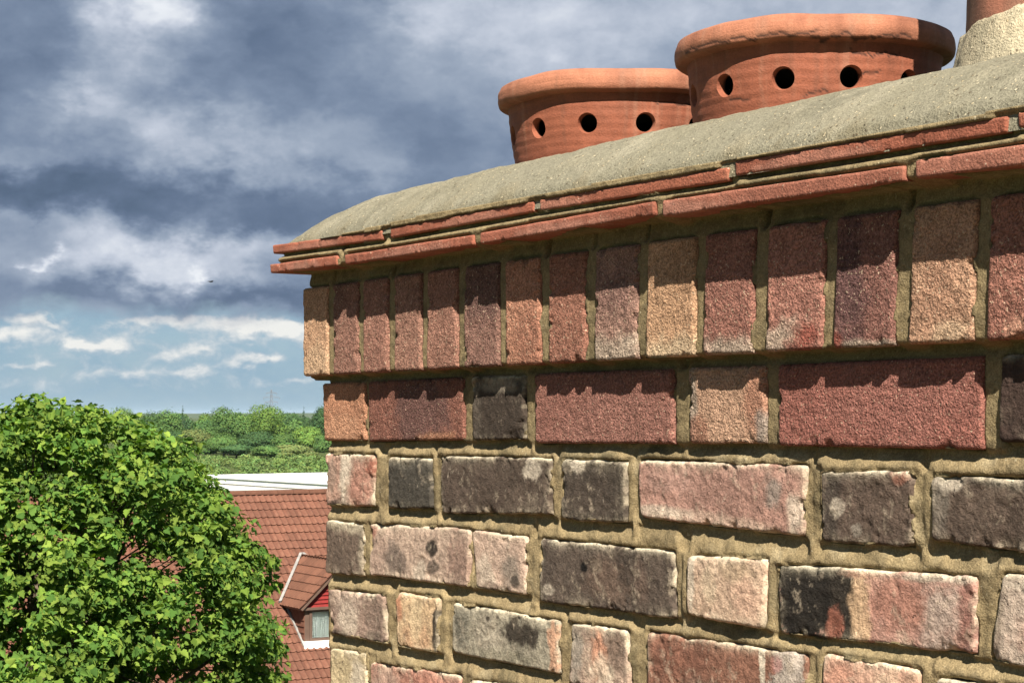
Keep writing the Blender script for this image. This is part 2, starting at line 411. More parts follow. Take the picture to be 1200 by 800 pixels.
    me = mesh_np(name, np.concatenate(Vs), np.concatenate(Qs), np.concatenate(Cs), True, m)
    # back cap
    bm = bmesh.new(); bm.from_mesh(me); bm.verts.ensure_lookup_table()
    try: bm.faces.new([bm.verts[i] for i in prev])
    except Exception: pass
    bmesh.ops.recalc_face_normals(bm, faces=bm.faces); bm.to_mesh(me); bm.free()
    me.polygons.foreach_set('use_smooth', [True]*len(me.polygons))
    return ob(name, me, chim)

def pq(pts, w): return [unproj(x, y, w) for x, y in pts]

# ---- brick-on-edge course ------------------------------------------------------------------
WS = .015
def ybot(x): return np.interp(x, [340, 720, 1100, 1500], [441.8, 421.5, 401.5, 381])
def ytop(x): return 338-.134*(x-355)
RD = [(355, 382.5), (390, 418.5), (425, 453), (461.5, 492), (500, 534.5), (543.5, 583), (592, 631), (642.5, 685), (696, 745), (756, 812), (823, 879), (896, 962), (975, 1045), (1063, 1137), (1154, 1235), (1252, 1340), (1356, 1448)]
RC = [alb(218, 166, 122), alb(156, 104, 92), alb(166, 108, 94), alb(170, 116, 100), alb(170, 112, 96), alb(140, 98, 92), alb(202, 130, 98), alb(164, 98, 78), alb(168, 126, 116),
      alb(216, 164, 116), alb(168, 100, 90), alb(184, 112, 100), alb(140, 84, 82), alb(206, 154, 118), alb(172, 102, 88), alb(170, 104, 90), alb(196, 140, 110)]
_av = np.mean(RC, 0); RC = [tuple((np.array(c)*.72+_av*.28)*1.16) for c in RC]
pale = alb(208, 184, 166); cream = alb(232, 200, 160)
RB = {1: [(.1, .9, .5, .4, alb(120, 84, 78), .5)], 5: [(.5, .8, .7, .4, alb(112, 78, 78), .6)], 6: [(.8, .2, .5, .4, alb(176, 108, 84), .6)],
      8: [(.45, .05, .8, .22, pale, .85), (.5, .6, .6, .3, alb(134, 92, 92), .5)], 9: [(.5, 0, .9, .2, cream, .8), (.8, .8, .4, .3, alb(196, 140, 96), .5)],
      10: [(.5, .02, .8, .15, pale, .85)], 11: [(.25, .05, .55, .2, pale, .8), (.7, .1, .3, .15, alb(178, 72, 52), .7)], 12: [(.2, .45, .4, .7, alb(104, 72, 80), .7), (.6, 0, .7, .06, pale, .8), (.05, .05, .2, .1, alb(190, 80, 56), .7)],
      13: [(.5, .5, .4, .5, alb(186, 126, 98), .4), (.7, .05, .3, .15, cream, .5)], 14: [(.7, .05, .4, .12, alb(226, 160, 130), .6)], 0: [(.5, .1, .7, .3, cream, .35)]}
for i, (xa, xb) in enumerate(RD):
    if i == 16: break
    dl = np.interp(.5*(xa+xb), [650, 1100], [0, 6.5])
    q = pq([(xa+dl, ytop(xa)), (xb+dl, ytop(xb)), (xb, ybot(xb)), (xa, ybot(xa))], WS)
    if q[1][0] > LEN+.012:
        break
    piece('brick', q, WS, .215, RC[i], M_SAND, RB.get(i, ()), seed=i, res=.0019)
# ---- stretcher / header courses ------------------------------------------------------------
red, tan_, blk, dk, pk = alb(172, 92, 80), alb(208, 138, 98), alb(74, 60, 54), alb(96, 78, 70), alb(204, 150, 134)
wht = alb(232, 214, 196); gry = alb(150, 140, 124); org = alb(212, 138, 104); pur = alb(142, 106, 98)
ROWS = {1: [
  ([(378,449),(427,447),(428,516),(379,516)], alb(210,138,98), [(.5,.15,.6,.3,alb(226,160,118),.5)], 0),
  ([(431,447),(542,442),(543,515.5),(432,517)], alb(160,96,80), [(.55,.5,.3,.7,alb(120,84,84),.75),(.75,.05,.25,.12,alb(214,140,96),.6)], 0),
  ([(552,441),(613,439),(613,515),(553,516)], alb(80,66,58), [(.5,.85,.5,.12,alb(170,156,140),.6),(.1,.5,.12,.5,alb(120,106,96),.5)], 1),
  ([(626,438),(786,432),(787,520),(627,519)], alb(174,108,96), [(.6,.3,.5,.4,alb(184,120,108),.5)], 0),
  ([(806,431),(896,428),(896,519),(807,520)], alb(222,168,136), [(.9,.5,.2,.5,alb(206,130,100),.7),(.96,.15,.1,.3,alb(160,150,145),.8),(.05,.5,.08,.6,alb(170,160,150),.7),(.1,.15,.2,.25,alb(180,110,84),.7)], 0),
  ([(911,427),(1150,417),(1150,527),(911,522)], alb(182,104,92), [(.6,.5,.4,.5,alb(186,114,104),.5)], 0),
  ([(1171,416),(1265,412),(1265,525),(1171,517)], alb(84,62,56), [(.8,.8,.5,.4,alb(120,74,62),.6)], 1)],
 2: [
  ([(381,531),(437,533),(436,593),(382,592)], alb(202,152,134), [(.45,.6,.14,.7,wht,.85),(.12,.5,.10,.5,alb(168,140,126),.6),(.7,.35,.3,.5,alb(206,132,112),.7),(.95,.8,.12,.25,alb(184,92,66),.8),(.15,.06,.2,.1,blk,.8)], 1),
  ([(454,535),(502,537),(505,596),(455,595)], alb(78,72,66), [(.5,.9,.6,.15,alb(104,98,90),.5)], 1),
  ([(515,534),(644,537),(644,602),(517,601)], alb(100,82,72), [(.85,.85,.08,.25,wht,.75,.3),(.3,.4,.4,.4,alb(92,74,66),.5)], 1),
  ([(657,538),(732,541),(732,613),(657,608)], alb(86,74,66), [(.28,.95,.12,.14,wht,.9,.3),(.5,.4,.5,.4,alb(96,80,72),.5)], 1),
  ([(748,538),(943,545),(941,629),(750,606)], alb(204,146,132), [(.5,.6,.3,.45,alb(186,134,122),.6),(.83,.62,.06,.3,alb(160,150,144),.75),(.95,.3,.05,.35,wht,.7),(.4,.1,.4,.12,alb(226,186,166),.7),(.15,.7,.2,.3,alb(196,150,140),.5),(.12,.15,.2,.12,wht,.6)], 1),
  ([(961,552),(1069,553),(1067,641),(961,634)], alb(112,90,80), [(.1,.5,.14,.6,alb(74,66,62),.7),(.9,.95,.1,.14,alb(190,110,84),.7),(.2,.5,.08,.12,wht,.5,.2),(.4,.2,.08,.1,alb(190,180,170),.4,.2)], 1),
  ([(1091,557),(1310,566),(1310,664),(1091,632)], alb(104,84,74), [(.1,.9,.1,.12,wht,.7),(.4,.95,.4,.1,alb(80,72,68),.7),(.05,.5,.06,.5,alb(150,140,130),.5)], 1)],
 3: [
  ([(381,609),(426,614),(425,675),(382,671)], alb(120,98,86), [(.5,.95,.6,.18,alb(192,176,150),.75),(.95,.5,.1,.6,alb(186,170,146),.5)], 1),
  ([(433,613),(549,620),(548,688),(433,673)], alb(206,172,154), [(.28,.35,.13,.35,alb(120,102,96),.8),(.65,.62,.05,.16,alb(58,48,44),.95,.3),(.68,.28,.06,.12,alb(90,76,70),.8,.3),(.92,.4,.12,.6,alb(150,112,100),.75),(.1,.5,.12,.6,alb(182,146,132),.7),(.03,.9,.06,.2,alb(190,100,76),.7),(.55,.2,.08,.3,wht,.5)], 1),
  ([(554,621),(616,629),(615,697),(557,688)], alb(214,176,158), [(.7,.4,.25,.4,alb(150,136,126),.8),(.25,.3,.2,.4,wht,.55),(.4,.06,.4,.08,alb(120,90,80),.7),(.8,.2,.08,.12,alb(60,52,48),.8,.3),(.6,.75,.3,.2,alb(184,154,140),.6)], 1),
  ([(631,631),(787,645),(791,725),(632,704)], alb(98,82,74), [(.55,.4,.2,.4,alb(124,96,82),.7),(.36,.62,.022,.07,alb(24,20,18),1,.3),(.45,.66,.05,.12,alb(150,130,112),.5),(.78,.45,.06,.4,alb(126,98,86),.6),(.08,.2,.05,.1,wht,.5,.3)], 1),
  ([(805,652),(896,655),(893,737),(804,720)], alb(228,186,158), [(.3,.5,.12,.4,alb(232,206,172),.6),(.65,.8,.3,.2,alb(186,158,122),.6),(.8,.4,.2,.3,alb(230,174,148),.6),(.06,.5,.06,.6,wht,.8)], 1),
  ([(911,661),(1143,675),(1142,766),(912,742)], alb(210,150,136), [(.15,.5,.27,.9,alb(46,40,36),1,.12),(.36,.5,.065,.9,alb(58,50,44),1,.2),(.31,.2,.045,.3,alb(168,92,70),.95,.25),(.45,.5,.055,.8,alb(232,186,140),.9,.3),(.63,.6,.16,.5,alb(196,126,106),.8),(.83,.45,.10,.7,alb(206,180,170),.85),(.96,.5,.045,.6,alb(164,104,94),.85),(.45,.95,.10,.10,alb(230,150,120),.7),(.8,.95,.2,.08,wht,.7)], 1),
  ([(1173,672),(1285,682),(1285,798),(1158,773)], alb(206,180,166), [(.5,.4,.3,.3,alb(216,160,146),.6),(.04,.35,.06,.5,alb(120,98,88),.7),(.5,.9,.6,.1,wht,.7)], 1)],
 4: [
  ([(385,690),(449,697),(452,754),(387,742)], alb(176,142,128), [(.35,.35,.22,.4,alb(226,204,186),.75),(.3,.75,.3,.25,alb(212,184,168),.6),(.85,.4,.2,.5,alb(150,122,110),.7),(.8,.1,.2,.12,alb(110,92,84),.7),(.1,.04,.2,.08,alb(70,58,50),.7)], 1),
  ([(463,694),(513,700),(511,765),(465,757)], alb(228,186,138), [(.04,.7,.12,.3,alb(200,124,82),.9),(.5,.2,.4,.3,alb(226,168,122),.7),(.5,.6,.16,.5,alb(238,206,158),.7),(.97,.4,.09,.4,alb(44,36,32),.95,.3)], 1),
  ([(530,706),(653,727),(655,790),(530,764)], alb(164,154,136), [(.35,.55,.2,.35,alb(186,172,154),.8),(.68,.62,.18,.34,alb(66,56,48),.97,.25),(.96,.4,.045,.7,alb(222,160,124),.95,.25),(.09,.5,.09,.6,alb(112,108,98),.8),(.36,.82,.02,.05,alb(70,60,54),.9,.3),(.45,.86,.02,.06,alb(74,64,58),.9,.3),(.6,.12,.3,.14,alb(140,132,112),.7)], 1),
  ([(668,729),(733,738),(739,815),(668,800)], alb(190,156,138), [(.5,.55,.16,.5,alb(228,150,112),.9),(.55,.3,.2,.3,alb(236,210,186),.75),(.1,.5,.14,.7,alb(168,156,146),.85),(.85,.75,.2,.3,alb(136,108,94),.85),(.2,.9,.2,.1,alb(140,116,104),.6)], 1),
  ([(757,740),(944,767),(945,852),(757,828)], alb(156,100,78), [(.35,.3,.14,.3,alb(120,96,84),.6),(.2,.7,.25,.3,alb(150,90,70),.6),(.9,.4,.12,.8,alb(196,178,170),1,.15),(.75,.5,.02,.8,wht,.95,.2),(.83,.8,.04,.14,alb(206,130,130),.7),(.55,.2,.2,.3,alb(182,112,84),.6)], 1),
  ([(962,765),(1076,784),(1076,872),(962,852)], alb(232,172,146), [(.2,.6,.2,.4,alb(236,158,130),.8),(.7,.6,.2,.4,alb(228,196,164),.6),(.95,.5,.1,.6,alb(190,150,120),.5)], 1),
  ([(1096,794),(1310,818),(1310,915),(1096,882)], alb(106,86,76), [], 1)],
 5: [
  ([(387,760),(429,765),(430,832),(388,824)], alb(216,190,142), [(.8,.4,.3,.5,wht,.7)], 1),
  ([(434,776),(539,791),(539,864),(434,846)], alb(204,140,120), [(.2,.6,.2,.4,alb(196,160,144),.7),(.6,.7,.3,.3,alb(212,128,106),.6)], 1),
  ([(549,796),(610,804),(610,884),(549,872)], alb(214,182,154), [], 1)]}
SEEDS = random.Random(5)
def finish_row(last, right, row):
    """carry a course on, past the frame, to the far corner of the stack"""
    um = max(last[1][0], last[2][0]); vt, vb = last[1][1], last[2][1]; sl = (last[1][1]-last[0][1])/max(.02, last[1][0]-last[0][0])*.3
    wide = (last[1][0]-last[0][0]) > .16; u = um+.012; j = 0
    while u < right-.03:
        L = .1025 if wide else .215; wide = not wide
        u1 = min(u+L, right)
        if right-u1 < .05: u1 = right
        a, b = vt+sl*(u-um), vt+sl*(u1-um); h = vt-vb
        c = SEEDS.choice([red, dk, pk, alb(190,150,130), alb(112,90,80), pur]); old = row > 1
        piece('brick', [(u, a), (u1, b), (u1, b-h), (u, a-h)], -.002 if old else 0, .1025, c, M_OLD if old else M_SAND, (), old, seed=SEEDS.randint(50, 900), edge_lime=.5 if old else 0, res=.004)
        u = u1+.011
for row, lst in ROWS.items():
    last = None
    for i, (pts, c, blobs, old) in enumerate(lst):
        w = 0.0 if row == 1 else -.002+SEEDS.uniform(-.002, .002)
        q = pq(pts, w); last = q
        head = (q[1][0]-q[0][0]) < .16
        piece('brick', q, w, .215 if head else .1025, c, M_OLD if old else M_SAND, blobs, bool(old), seed=row*20+i, edge_lime=.85 if old else 0, res=.0015 if old else .0019,
              tilt=SEEDS.uniform(-.03, .03), mottle=None)
    finish_row(last, LEN, row)
# courses below the frame
vrow = -.305
for row in range(6, 15):
    u = .003; wide = row % 2 == 0; h = .066
    if vrow-h < VBASE+.02: break
    while u < LEN-.03:
        L = .215 if wide else .1025; wide = not wide; u1 = min(u+L, LEN)
        if LEN-u1 < .05: u1 = LEN
        c = SEEDS.choice([red, dk, pk, alb(190,150,130), alb(112,90,80), pur, tan_])
        piece('brick', [(u, vrow), (u1, vrow), (u1, vrow-h), (u, vrow-h)], -.002, .1025, c, M_OLD, (), True, seed=SEEDS.randint(50, 900), edge_lime=.5, res=.008 if row > 6 else .004)
        u = u1+.011
    vrow -= .079

# ---- creasing tiles ---------------------------------------------------------------------
WT = .042
TL_ = [[(316,310),(394.5,299),(395,311),(317,320)], [(403,299),(554,275),(554,287),(404,310)], [(562,273),(766,236),(766,252),(562,286)],
       [(776,235),(1058,194),(1058,212),(776,254)], [(1072,188),(1330,150),(1330,177),(1072,209)]]
TU_ = [[(319,287.5),(447.5,270),(447,281),(320,297.5)], [(457,267),(625,236),(625,248),(457,279)], [(632,234),(853,196),(853,212),(632,247)],
       [(861,189),(1180,136),(1180,155),(861,206)], [(1192,132),(1470,88),(1470,110),(1193,150)]]
tcl = [alb(*c, .6, .26) for c in ((178,94,66), (176,92,64), (174,92,66), (178,100,76), (180,106,84))]
tcu = [alb(*c, .6, .24) for c in ((184,96,66), (182,94,64), (180,96,66), (176,92,64), (176,96,68))]
for i, (pts, c) in enumerate(zip(TL_+TU_, tcl+tcu)):
    w = WT if i < 5 else WT-.002
    q = pq(pts, w)
    q = [(min(p[0], LEN+.042), p[1]) for p in q]
    piece('tile', q, w, .165, c, M_TILE, [(SEEDS.random(), .3, .3, .6, alb(206,138,118), .45)], tile=True, seed=200+i, res=.0014)
last_l, last_u = pq(TL_[-1], WT), pq(TU_[-1], WT)
for q0, w in ((last_l, WT), (last_u, WT-.002)):
    ua = min(q0[1][0], LEN+.042)
    if ua < LEN+.03:
        piece('tile', [(ua+.008, q0[1][1]), (LEN+.042, q0[1][1]), (LEN+.042, q0[2][1]), (ua+.008, q0[2][1])], w, .165, tcl[1], M_TILE, tile=True, seed=230, res=.004)

# ---- mortar: one joint-filling sheet with struck, uneven joints ---------------------------
def build_mortar():
    du = .0016
    us = np.arange(-.05, LEN+.045, du); vs = np.arange(-.44, .235, du)
    u, v = np.meshgrid(us, vs, indexing='ij')
    inside = np.full(u.shape, -1.0); hb = np.full(u.shape, 9.); ha = np.full(u.shape, 9.); wb = np.zeros(u.shape); wa = np.zeros(u.shape)
    side = np.full(u.shape, 9.); wsd = np.zeros(u.shape)
    ulft = np.full(v.shape, 9.0)
    for q, w in ALLQ:
        tl, tr, br, bl = q
        if tl[1] < -.5: continue
        kt = (v-bl[1])/(tl[1]-bl[1]); ul = bl[0]+(tl[0]-bl[0])*kt; ur = br[0]+(tr[0]-br[0])*kt
        ks = (u-bl[0])/(br[0]-bl[0]); vb = bl[1]+(br[1]-bl[1])*ks; vt = tl[1]+(tr[1]-tl[1])*ks
        dl, dr, db, dt = u-ul, ur-u, v-vb, vt-v
        ins = np.minimum(np.minimum(dl, dr), np.minimum(db, dt)); inside = np.maximum(inside, ins)
        over = (dl > -.007) & (dr > -.007)
        a = over & (-dt > 0) & (-dt < hb); hb[a] = -dt[a]; wb[a] = w
        a = over & (-db > 0) & (-db < ha); ha[a] = -db[a]; wa[a] = w
        inrow = (db > -.001) & (dt > -.001)
        sdist = np.maximum(-dl, -dr); a = inrow & (sdist > 0) & (sdist < side); side[a] = sdist[a]; wsd[a] = w
        if bl[0] < .03: ulft = np.minimum(ulft, np.where((db > -.012) & (dt > -.004), ul, 9.0))
    n1 = fbm(u*36, v*60, 3.3, 4); n2 = fbm(u*140, v*140, 8.1, 3); n3 = fbm(u*14, v*14, 1.7, 3); n4 = fbm((.8*u+.6*v)*330, (-.6*u+.8*v)*330, 6.6, 2)
    old = sstep(-v, .022, .034)
    t = hb/(hb+ha+1e-6)
    base = np.where(hb > 1, wa, np.where(ha > 1, wb, np.minimum(wa, wb)))
    # struck bed joint: tight under the brick above, washing out over the one below
    ledge = -.0010 - .0062*sstep(t, .15, .92)
    bed_old = base + ledge + n1*.0040
    bed_new = base - .0045 - .003*t + n1*.0013
    tilez = (base > .03)
    bed_new = np.where(tilez, base+.0008-.012*sstep(t, .55, .80)+n1*.0009, bed_new)
    bed = bed_old*old + bed_new*(1-old)
    vert = wsd - .0034 + n1*.0026*(.4+.6*old) + .0004*old
    isv = (side < .020)
    w = np.where(isv, vert, bed)
    # blend vertical and bed joints, tuck under the bricks, with smears over old arrises
    for _ in range(3):
        p = np.pad(w, 1, mode='edge'); w = (p[1:-1, 1:-1]*2+p[:-2, 1:-1]+p[2:, 1:-1]+p[1:-1, :-2]+p[1:-1, 2:])/6
    smear = (np.clip(.0036*n3+.0060*n1-.0012, -.004, .0060))*old + (1-old)*np.clip(n1*.0018-.0004, -.001, .002)
    under = sstep(inside, smear, smear+.003)
    inb = np.where(inside > 0, 1, 0)
    wq = np.zeros(u.shape)
    for q, pw in ALLQ:
        tl, tr, br, bl = q
        kt = (v-bl[1])/(tl[1]-bl[1]); ul = bl[0]+(tl[0]-bl[0])*kt; ur = br[0]+(tr[0]-br[0])*kt
        ks = (u-bl[0])/(br[0]-bl[0]); vb = bl[1]+(br[1]-bl[1])*ks; vt = tl[1]+(tr[1]-tl[1])*ks
        m_ = (np.minimum(np.minimum(u-ul, ur-u), np.minimum(v-vb, vt-v)) > 0); wq[m_] = pw
    lap = wq - .0008 + n2*.0006 + np.clip(inside, 0, .004)*.3
    w = np.where(inb > 0, lap*(1-under)+(wq-.016)*under, w) + n2*.0006 + n4*.0004
    # ends of the sheet turn back round the corner
    tb0 = unproj(317, 320, WT)[1]; ulr = unproj(355, 390, WS)[0]; print('CORNERS', tb0, ulr, unproj(317, 310, WT), unproj(380, 480, 0), unproj(1200, 480, 0))
    lim = np.where(v > tb0+.002, -.036, np.where(v > .037, ulr+.005, .004))
    lim = lim + n1*.0015
    w = np.where(u < lim, -.40, w)
    top = .196+np.interp(u, [0, .3, LEN], [-.006, .003, .006])
    w = np.where(v > top, -.10, w)
    w = np.where((u > LEN-.004) & (v < .037), -.40, w); w = np.where((u > LEN+.011) & (v < .155), -.40, w)
    c = np.ones(u.shape+(3,))*np.array(alb(166, 142, 96))
    mk = sstep(n3+n1*.5, -.1, .5)[..., None]*.45*old[..., None]; c = c*(1-mk)+np.array(alb(186, 162, 112))*mk
    mk = (1-old)[..., None]*.55; c = c*(1-mk)+np.array(alb(154, 134, 90))*mk
    mk = (sstep(n2*.7+n1, .15, .6)*.55)[..., None]; c = c*(1-mk)+np.array(alb(122, 106, 76))*mk
    mk = (sstep(fbm((.8*u+.6*v)*24, (-.6*u+.8*v)*24, 12.2, 5, .65), .12, .45)*.45*old)[..., None]; c = c*(1-mk)+np.array(alb(208, 188, 146))*mk
    mk = (sstep(fbm((.8*u+.6*v)*19, (-.6*u+.8*v)*19, 17.2, 5, .65), .16, .42)*.55)[..., None]; c = c*(1-mk)+np.array(alb(104, 94, 66))*mk
    c = c*(1+.16*fbm(u*6, v*5, 40.4, 4, .6))[..., None]
    V = L3(u, v, w).reshape(-1, 3); idx = np.arange(u.size).reshape(u.shape)
    Q = np.stack([idx[:-1, :-1], idx[1:, :-1], idx[1:, 1:], idx[:-1, 1:]], -1).reshape(-1, 4)
    ob('mortar', mesh_np('mortar', V, Q, c.reshape(-1, 3), True, M_MORTAR), chim)
build_mortar()
# solid core of the stack, behind the face
def colored(name, mb, color, m, parent):
    o = mb.build(name, m, parent); me = o.data
    a_ = me.color_attributes.new('Col', 'FLOAT_COLOR', 'POINT'); a_.data.foreach_set('color', list((*color, 1))*len(me.vertices)); return o
mb = MB(); mb.box((.012, .10, 0), (LEN-.012, DEP, VBASE*-1+.15)); mb.box((.006, .0085, 0), (LEN-.006, .10, -.44-VBASE+.002)); colored('core', mb, alb(160, 140, 104), M_MORTAR, chim)
mb = MB(); mb.box((-.034, .13, .152-VBASE), (LEN+.034, DEP+.03, .196-VBASE)); colored('capping_bed', mb, alb(150, 138, 100), M_MORTAR, chim)

# ---- flaunching ------------------------------------------------------------------------
def flaunch_h(x, y):            # local x along the face, y into the stack: height above camera level
    e0 = .039
    dl, dr = x+e0, LEN+e0-x; df, db = y+e0, DEP+e0-y
    def rise(d, L): return 1-(1-np.clip(d/L, 0, 1))**2.6
    hx = np.minimum(rise(dl, .17), rise(dr, .17)); hy = np.minimum(rise(df, .16), rise(db, .16))
    edge = np.interp(x, [-.04, .11, .3, .55, LEN], [.1935, .195, .199, .2025, .206])
    return edge + .060*np.clip(1-((1-hx)**4.2+(1-hy)**4.2)**(1/4.2), 0, 1)
def build_flaunch():
    du = .003
    xs = np.arange(-.039, LEN+.0391, du); ys = np.arange(-.039, DEP+.0391, du)
    x, y = np.meshgrid(xs, ys, indexing='ij')
    n = fbm(x*30, y*30, 2.2, 4); n2 = fbm(x*190, y*190, 5.5, 3)
    trowel = fbm(x*7+y*3, y*34-x*4, 9.4, 4, .6)
    z = flaunch_h(x, y) + n*.0018 + n2*.0011 + trowel*.0016
    e = np.minimum(np.minimum(x+.039, LEN+.039-x), np.minimum(y+.039, DEP+.039-y))
    z = z - np.clip(.006-e, 0, 1)*.6
    z[0], z[-1], z[:, 0], z[:, -1] = .186, .186, .186, .186
    c = np.ones(x.shape+(3,))*np.array(alb(148, 143, 123)); mk = (sstep(n, -.2, .5)*.4)[..., None]; c = c*(1-mk)+np.array(alb(170, 162, 138))*mk
    st_ = fbm(x*11+3, y*16, 31.1, 5, .66); mk = (sstep(st_, .10, .45)*.38)[..., None]; c = c*(1-mk)+np.array(alb(120, 115, 96))*mk
    st_ = fbm(x*17+9, y*13, 37.1, 5, .66); mk = (sstep(st_, .15, .5)*.35)[..., None]; c = c*(1-mk)+np.array(alb(190, 182, 160))*mk
    mk = (np.exp(-e/.014)*sstep(n+n2*.6, -.15, .45)*.55)[..., None]; c = c*(1-mk)+np.array(alb(128, 112, 76))*mk
    V = np.stack([x, y, z-VBASE], -1).reshape(-1, 3); idx = np.arange(x.size).reshape(x.shape)
    Q = np.stack([idx[:-1, :-1], idx[1:, :-1], idx[1:, 1:], idx[:-1, 1:]], -1).reshape(-1, 4)
    o = ob('flaunching', mesh_np('flaunching', V, Q, c.reshape(-1, 3), True, M_CEM), chim)
    tag(o, 'rounded grey sand and cement flaunching')
build_flaunch()

# ---- pots ----------------------------------------------------------------------------------
TC = .22
def pot_base(s): return np.array([O[0], O[1]]) + U*s - NW*TC
def lathe(prof, n, fn=None, close_axis=True):
    """prof: list of (r,z); returns V,Q around z"""
    pr = np.array(prof); th = np.linspace(0, 2*np.pi, n, endpoint=False)
    r = pr[:, 0][None, :]+0*th[:, None]; z = pr[:, 1][None, :]+0*th[:, None]; T_ = th[:, None]+0*r
    if fn: r, z = fn(T_, r, z)
    V = np.stack([r*np.cos(T_), r*np.sin(T_), z], -1).reshape(-1, 3)
    k = len(pr); idx = np.arange(n*k).reshape(n, k); nx = np.roll(idx, -1, 0)
    Q = np.stack([idx[:, :-1], nx[:, :-1], nx[:, 1:], idx[:, 1:]], -1).reshape(-1, 4)
    return V, Q, T_.reshape(-1)
def dens(prof, step):
    o = [prof[0]]
    for a, b in zip(prof[:-1], prof[1:]):
        m_ = max(1, int(math.dist(a, b)/step))
        o += [(a[0]+(b[0]-a[0])*i/m_, a[1]+(b[1]-a[1])*i/m_) for i in range(1, m_+1)]
    return o
def vent_pot(s, label, phase, seed, cracks):
    bx, by = pot_base(s); z0 = .19
    root = empty('chimney_pot_cap', (bx, by, HC+z0)); tag(root, label, 'chimney pot', 'terracotta vented pots on the stack')
    H = .163                                  # rim top above the base point
    prof = [(.0, H-.012), (.08, H-.012), (.105, H-.008), (.114, H-.002), (.1235, H), (.1280, H-.0025), (.1304, H-.0075), (.1312, H-.0155), (.1296, H-.0208), (.1278, H-.0225), (.1198, H-.0240), (.1182, H-.030),
            (.1170, H-.048), (.1115, H-.085), (.105, H-.125), (.101, 0), (.093, 0), (.096, H-.125), (.1025, H-.085), (.108, H-.045), (.109, H-.034), (.104, H-.028), (.0, H-.028)]
    prof = dens(prof, .0018)
    vdir = math.atan2(-by, -bx)               # towards the photographer
    def shape(T_, r, z):
        n = fbm(np.cos(T_)*4, np.sin(T_)*4, z*40+seed, 3)
        r = r + (r > .09)*(n*.0009 + .0002*np.sin(z*700+seed))
        z = z + (r > .09)*fbm(np.cos(T_)*2, np.sin(T_)*2, seed+4, 2)*.0018
        for (a0, a1, zc, amp, dep, wd, sd) in cracks:     # hairline cracks and spalls under the roll
            rel = (T_-vdir+np.pi) % (2*np.pi)-np.pi
            line = zc + fbm(rel*14, 0*rel, sd, 4)*amp
            on = sstep(rel, a0, a0+.05)*(1-sstep(rel, a1-.05, a1))
            r = r - (r > .112)*dep*on*np.exp(-((z-line)/wd)**2)
        return r, z
    V, Q, TT = lathe(prof, 360, shape)
    c0 = np.array(alb(166, 88, 58, .6, .18)); c1 = np.array(alb(192, 118, 86, .6, .18)); c2 = np.array(alb(138, 76, 52, .6, .18))
    def paint(V):
        TT = np.arctan2(V[:, 1], V[:, 0])
        zz = V[:, 2]; rad = np.hypot(V[:, 0], V[:, 1])
        rim = sstep(zz, H-.026, H-.018)[:, None]
        n = fbm(np.cos(TT)*5, np.sin(TT)*5, zz*30+seed, 4)[:, None]
        C_ = c0*(1-rim)+c1*rim; k_ = .5*sstep(n, -.05, .5); C_ = C_*(1-k_)+c2*k_
        run = fbm(np.cos(TT)*9, np.sin(TT)*9, zz*6+seed*3, 5, .65)[:, None]; k_ = .22*sstep(run, .08, .45); C_ = C_*(1-k_)+np.array(alb(204, 150, 122))*k_
        run = fbm(np.cos(TT)*13, np.sin(TT)*13, zz*9+seed*7, 5, .65)[:, None]; k_ = .22*sstep(run, .2, .5); C_ = C_*(1-k_)+np.array(alb(104, 74, 58))*k_
        rel = (TT-vdir+np.pi) % (2*np.pi)-np.pi
        for (a0, a1, zc, amp, dep, wd, sd) in cracks:
            line = zc + fbm(rel*14, 0*rel, sd, 4)*amp
            on = sstep(rel, a0, a0+.05)*(1-sstep(rel, a1-.05, a1))*np.exp(-((zz-line)/wd)**2)*(rad > .105)
            on = np.clip(on*1.5, 0, 1); C_ = C_*(1-.9*on[:, None]) + np.array(alb(62, 36, 26))*.9*on[:, None]
        if seed == 2:                              # cement splash
            d_ = np.hypot((rel+.62)/.13, (zz-(H-.105))/.022)+fbm(rel*30, zz*160, 4, 3)*.5
            mk = (1-sstep(d_, .6, 1.05))[:, None]*.6; C_ = C_*(1-mk)+np.array(alb(186, 168, 140))*mk
        soot = ((rad < .1095) & (zz < H-.014))[:, None]
        C_ = np.where(soot, np.array(alb(60, 44, 36)), C_)
        return C_
    me = mesh_np('pot_body', V, Q, None, True, M_TERRA)
    tmp = ob('body', me, root)
    # the twelve vent holes
    mbh = MB()
    for k in range(12):
        th = vdir + R(phase+30*k); d_ = Vector((math.cos(th), math.sin(th), -.08)); zc = H-.052
        p0 = Vector((d_.x*.085, d_.y*.085, zc+.0)); p1 = Vector((d_.x*.145, d_.y*.145, zc-.006))
        mbh.tube([p0, Vector((d_.x*.1105, d_.y*.1105, zc-.0025)), Vector((d_.x*.1215, d_.y*.1215, zc-.0036)), p1], [.0092, .0092, .0122, .018], 28)
    mh = bpy.data.meshes.new('holes'); mh.from_pydata(mbh.v, [], mbh.f)
    bm = bmesh.new(); bm.from_mesh(mh); bmesh.ops.recalc_face_normals(bm, faces=bm.faces); bm.to_mesh(mh); bm.free()
    mh.materials.append(M_TERRA)
    ho = ob('cutter', mh, root)
    md = tmp.modifiers.new('b', 'BOOLEAN'); md.operation = 'DIFFERENCE'; md.object = ho; md.solver = 'EXACT'
    bpy.context.view_layer.update()
    dg = bpy.context.evaluated_depsgraph_get(); res = bpy.data.meshes.new_from_object(tmp.evaluated_get(dg), depsgraph=dg)
    tmp.modifiers.clear(); tmp.data = res; res.name = 'pot_body'
    bpy.data.objects.remove(ho)
    VV = np.empty(len(res.vertices)*3, np.float32); res.vertices.foreach_get('co', VV); VV = VV.reshape(-1, 3)
    c4 = np.ones((len(VV), 4), np.float32); c4[:, :3] = paint(VV)
    ca = res.color_attributes.new('Col', 'FLOAT_COLOR', 'POINT'); ca.data.foreach_set('color', c4.ravel())
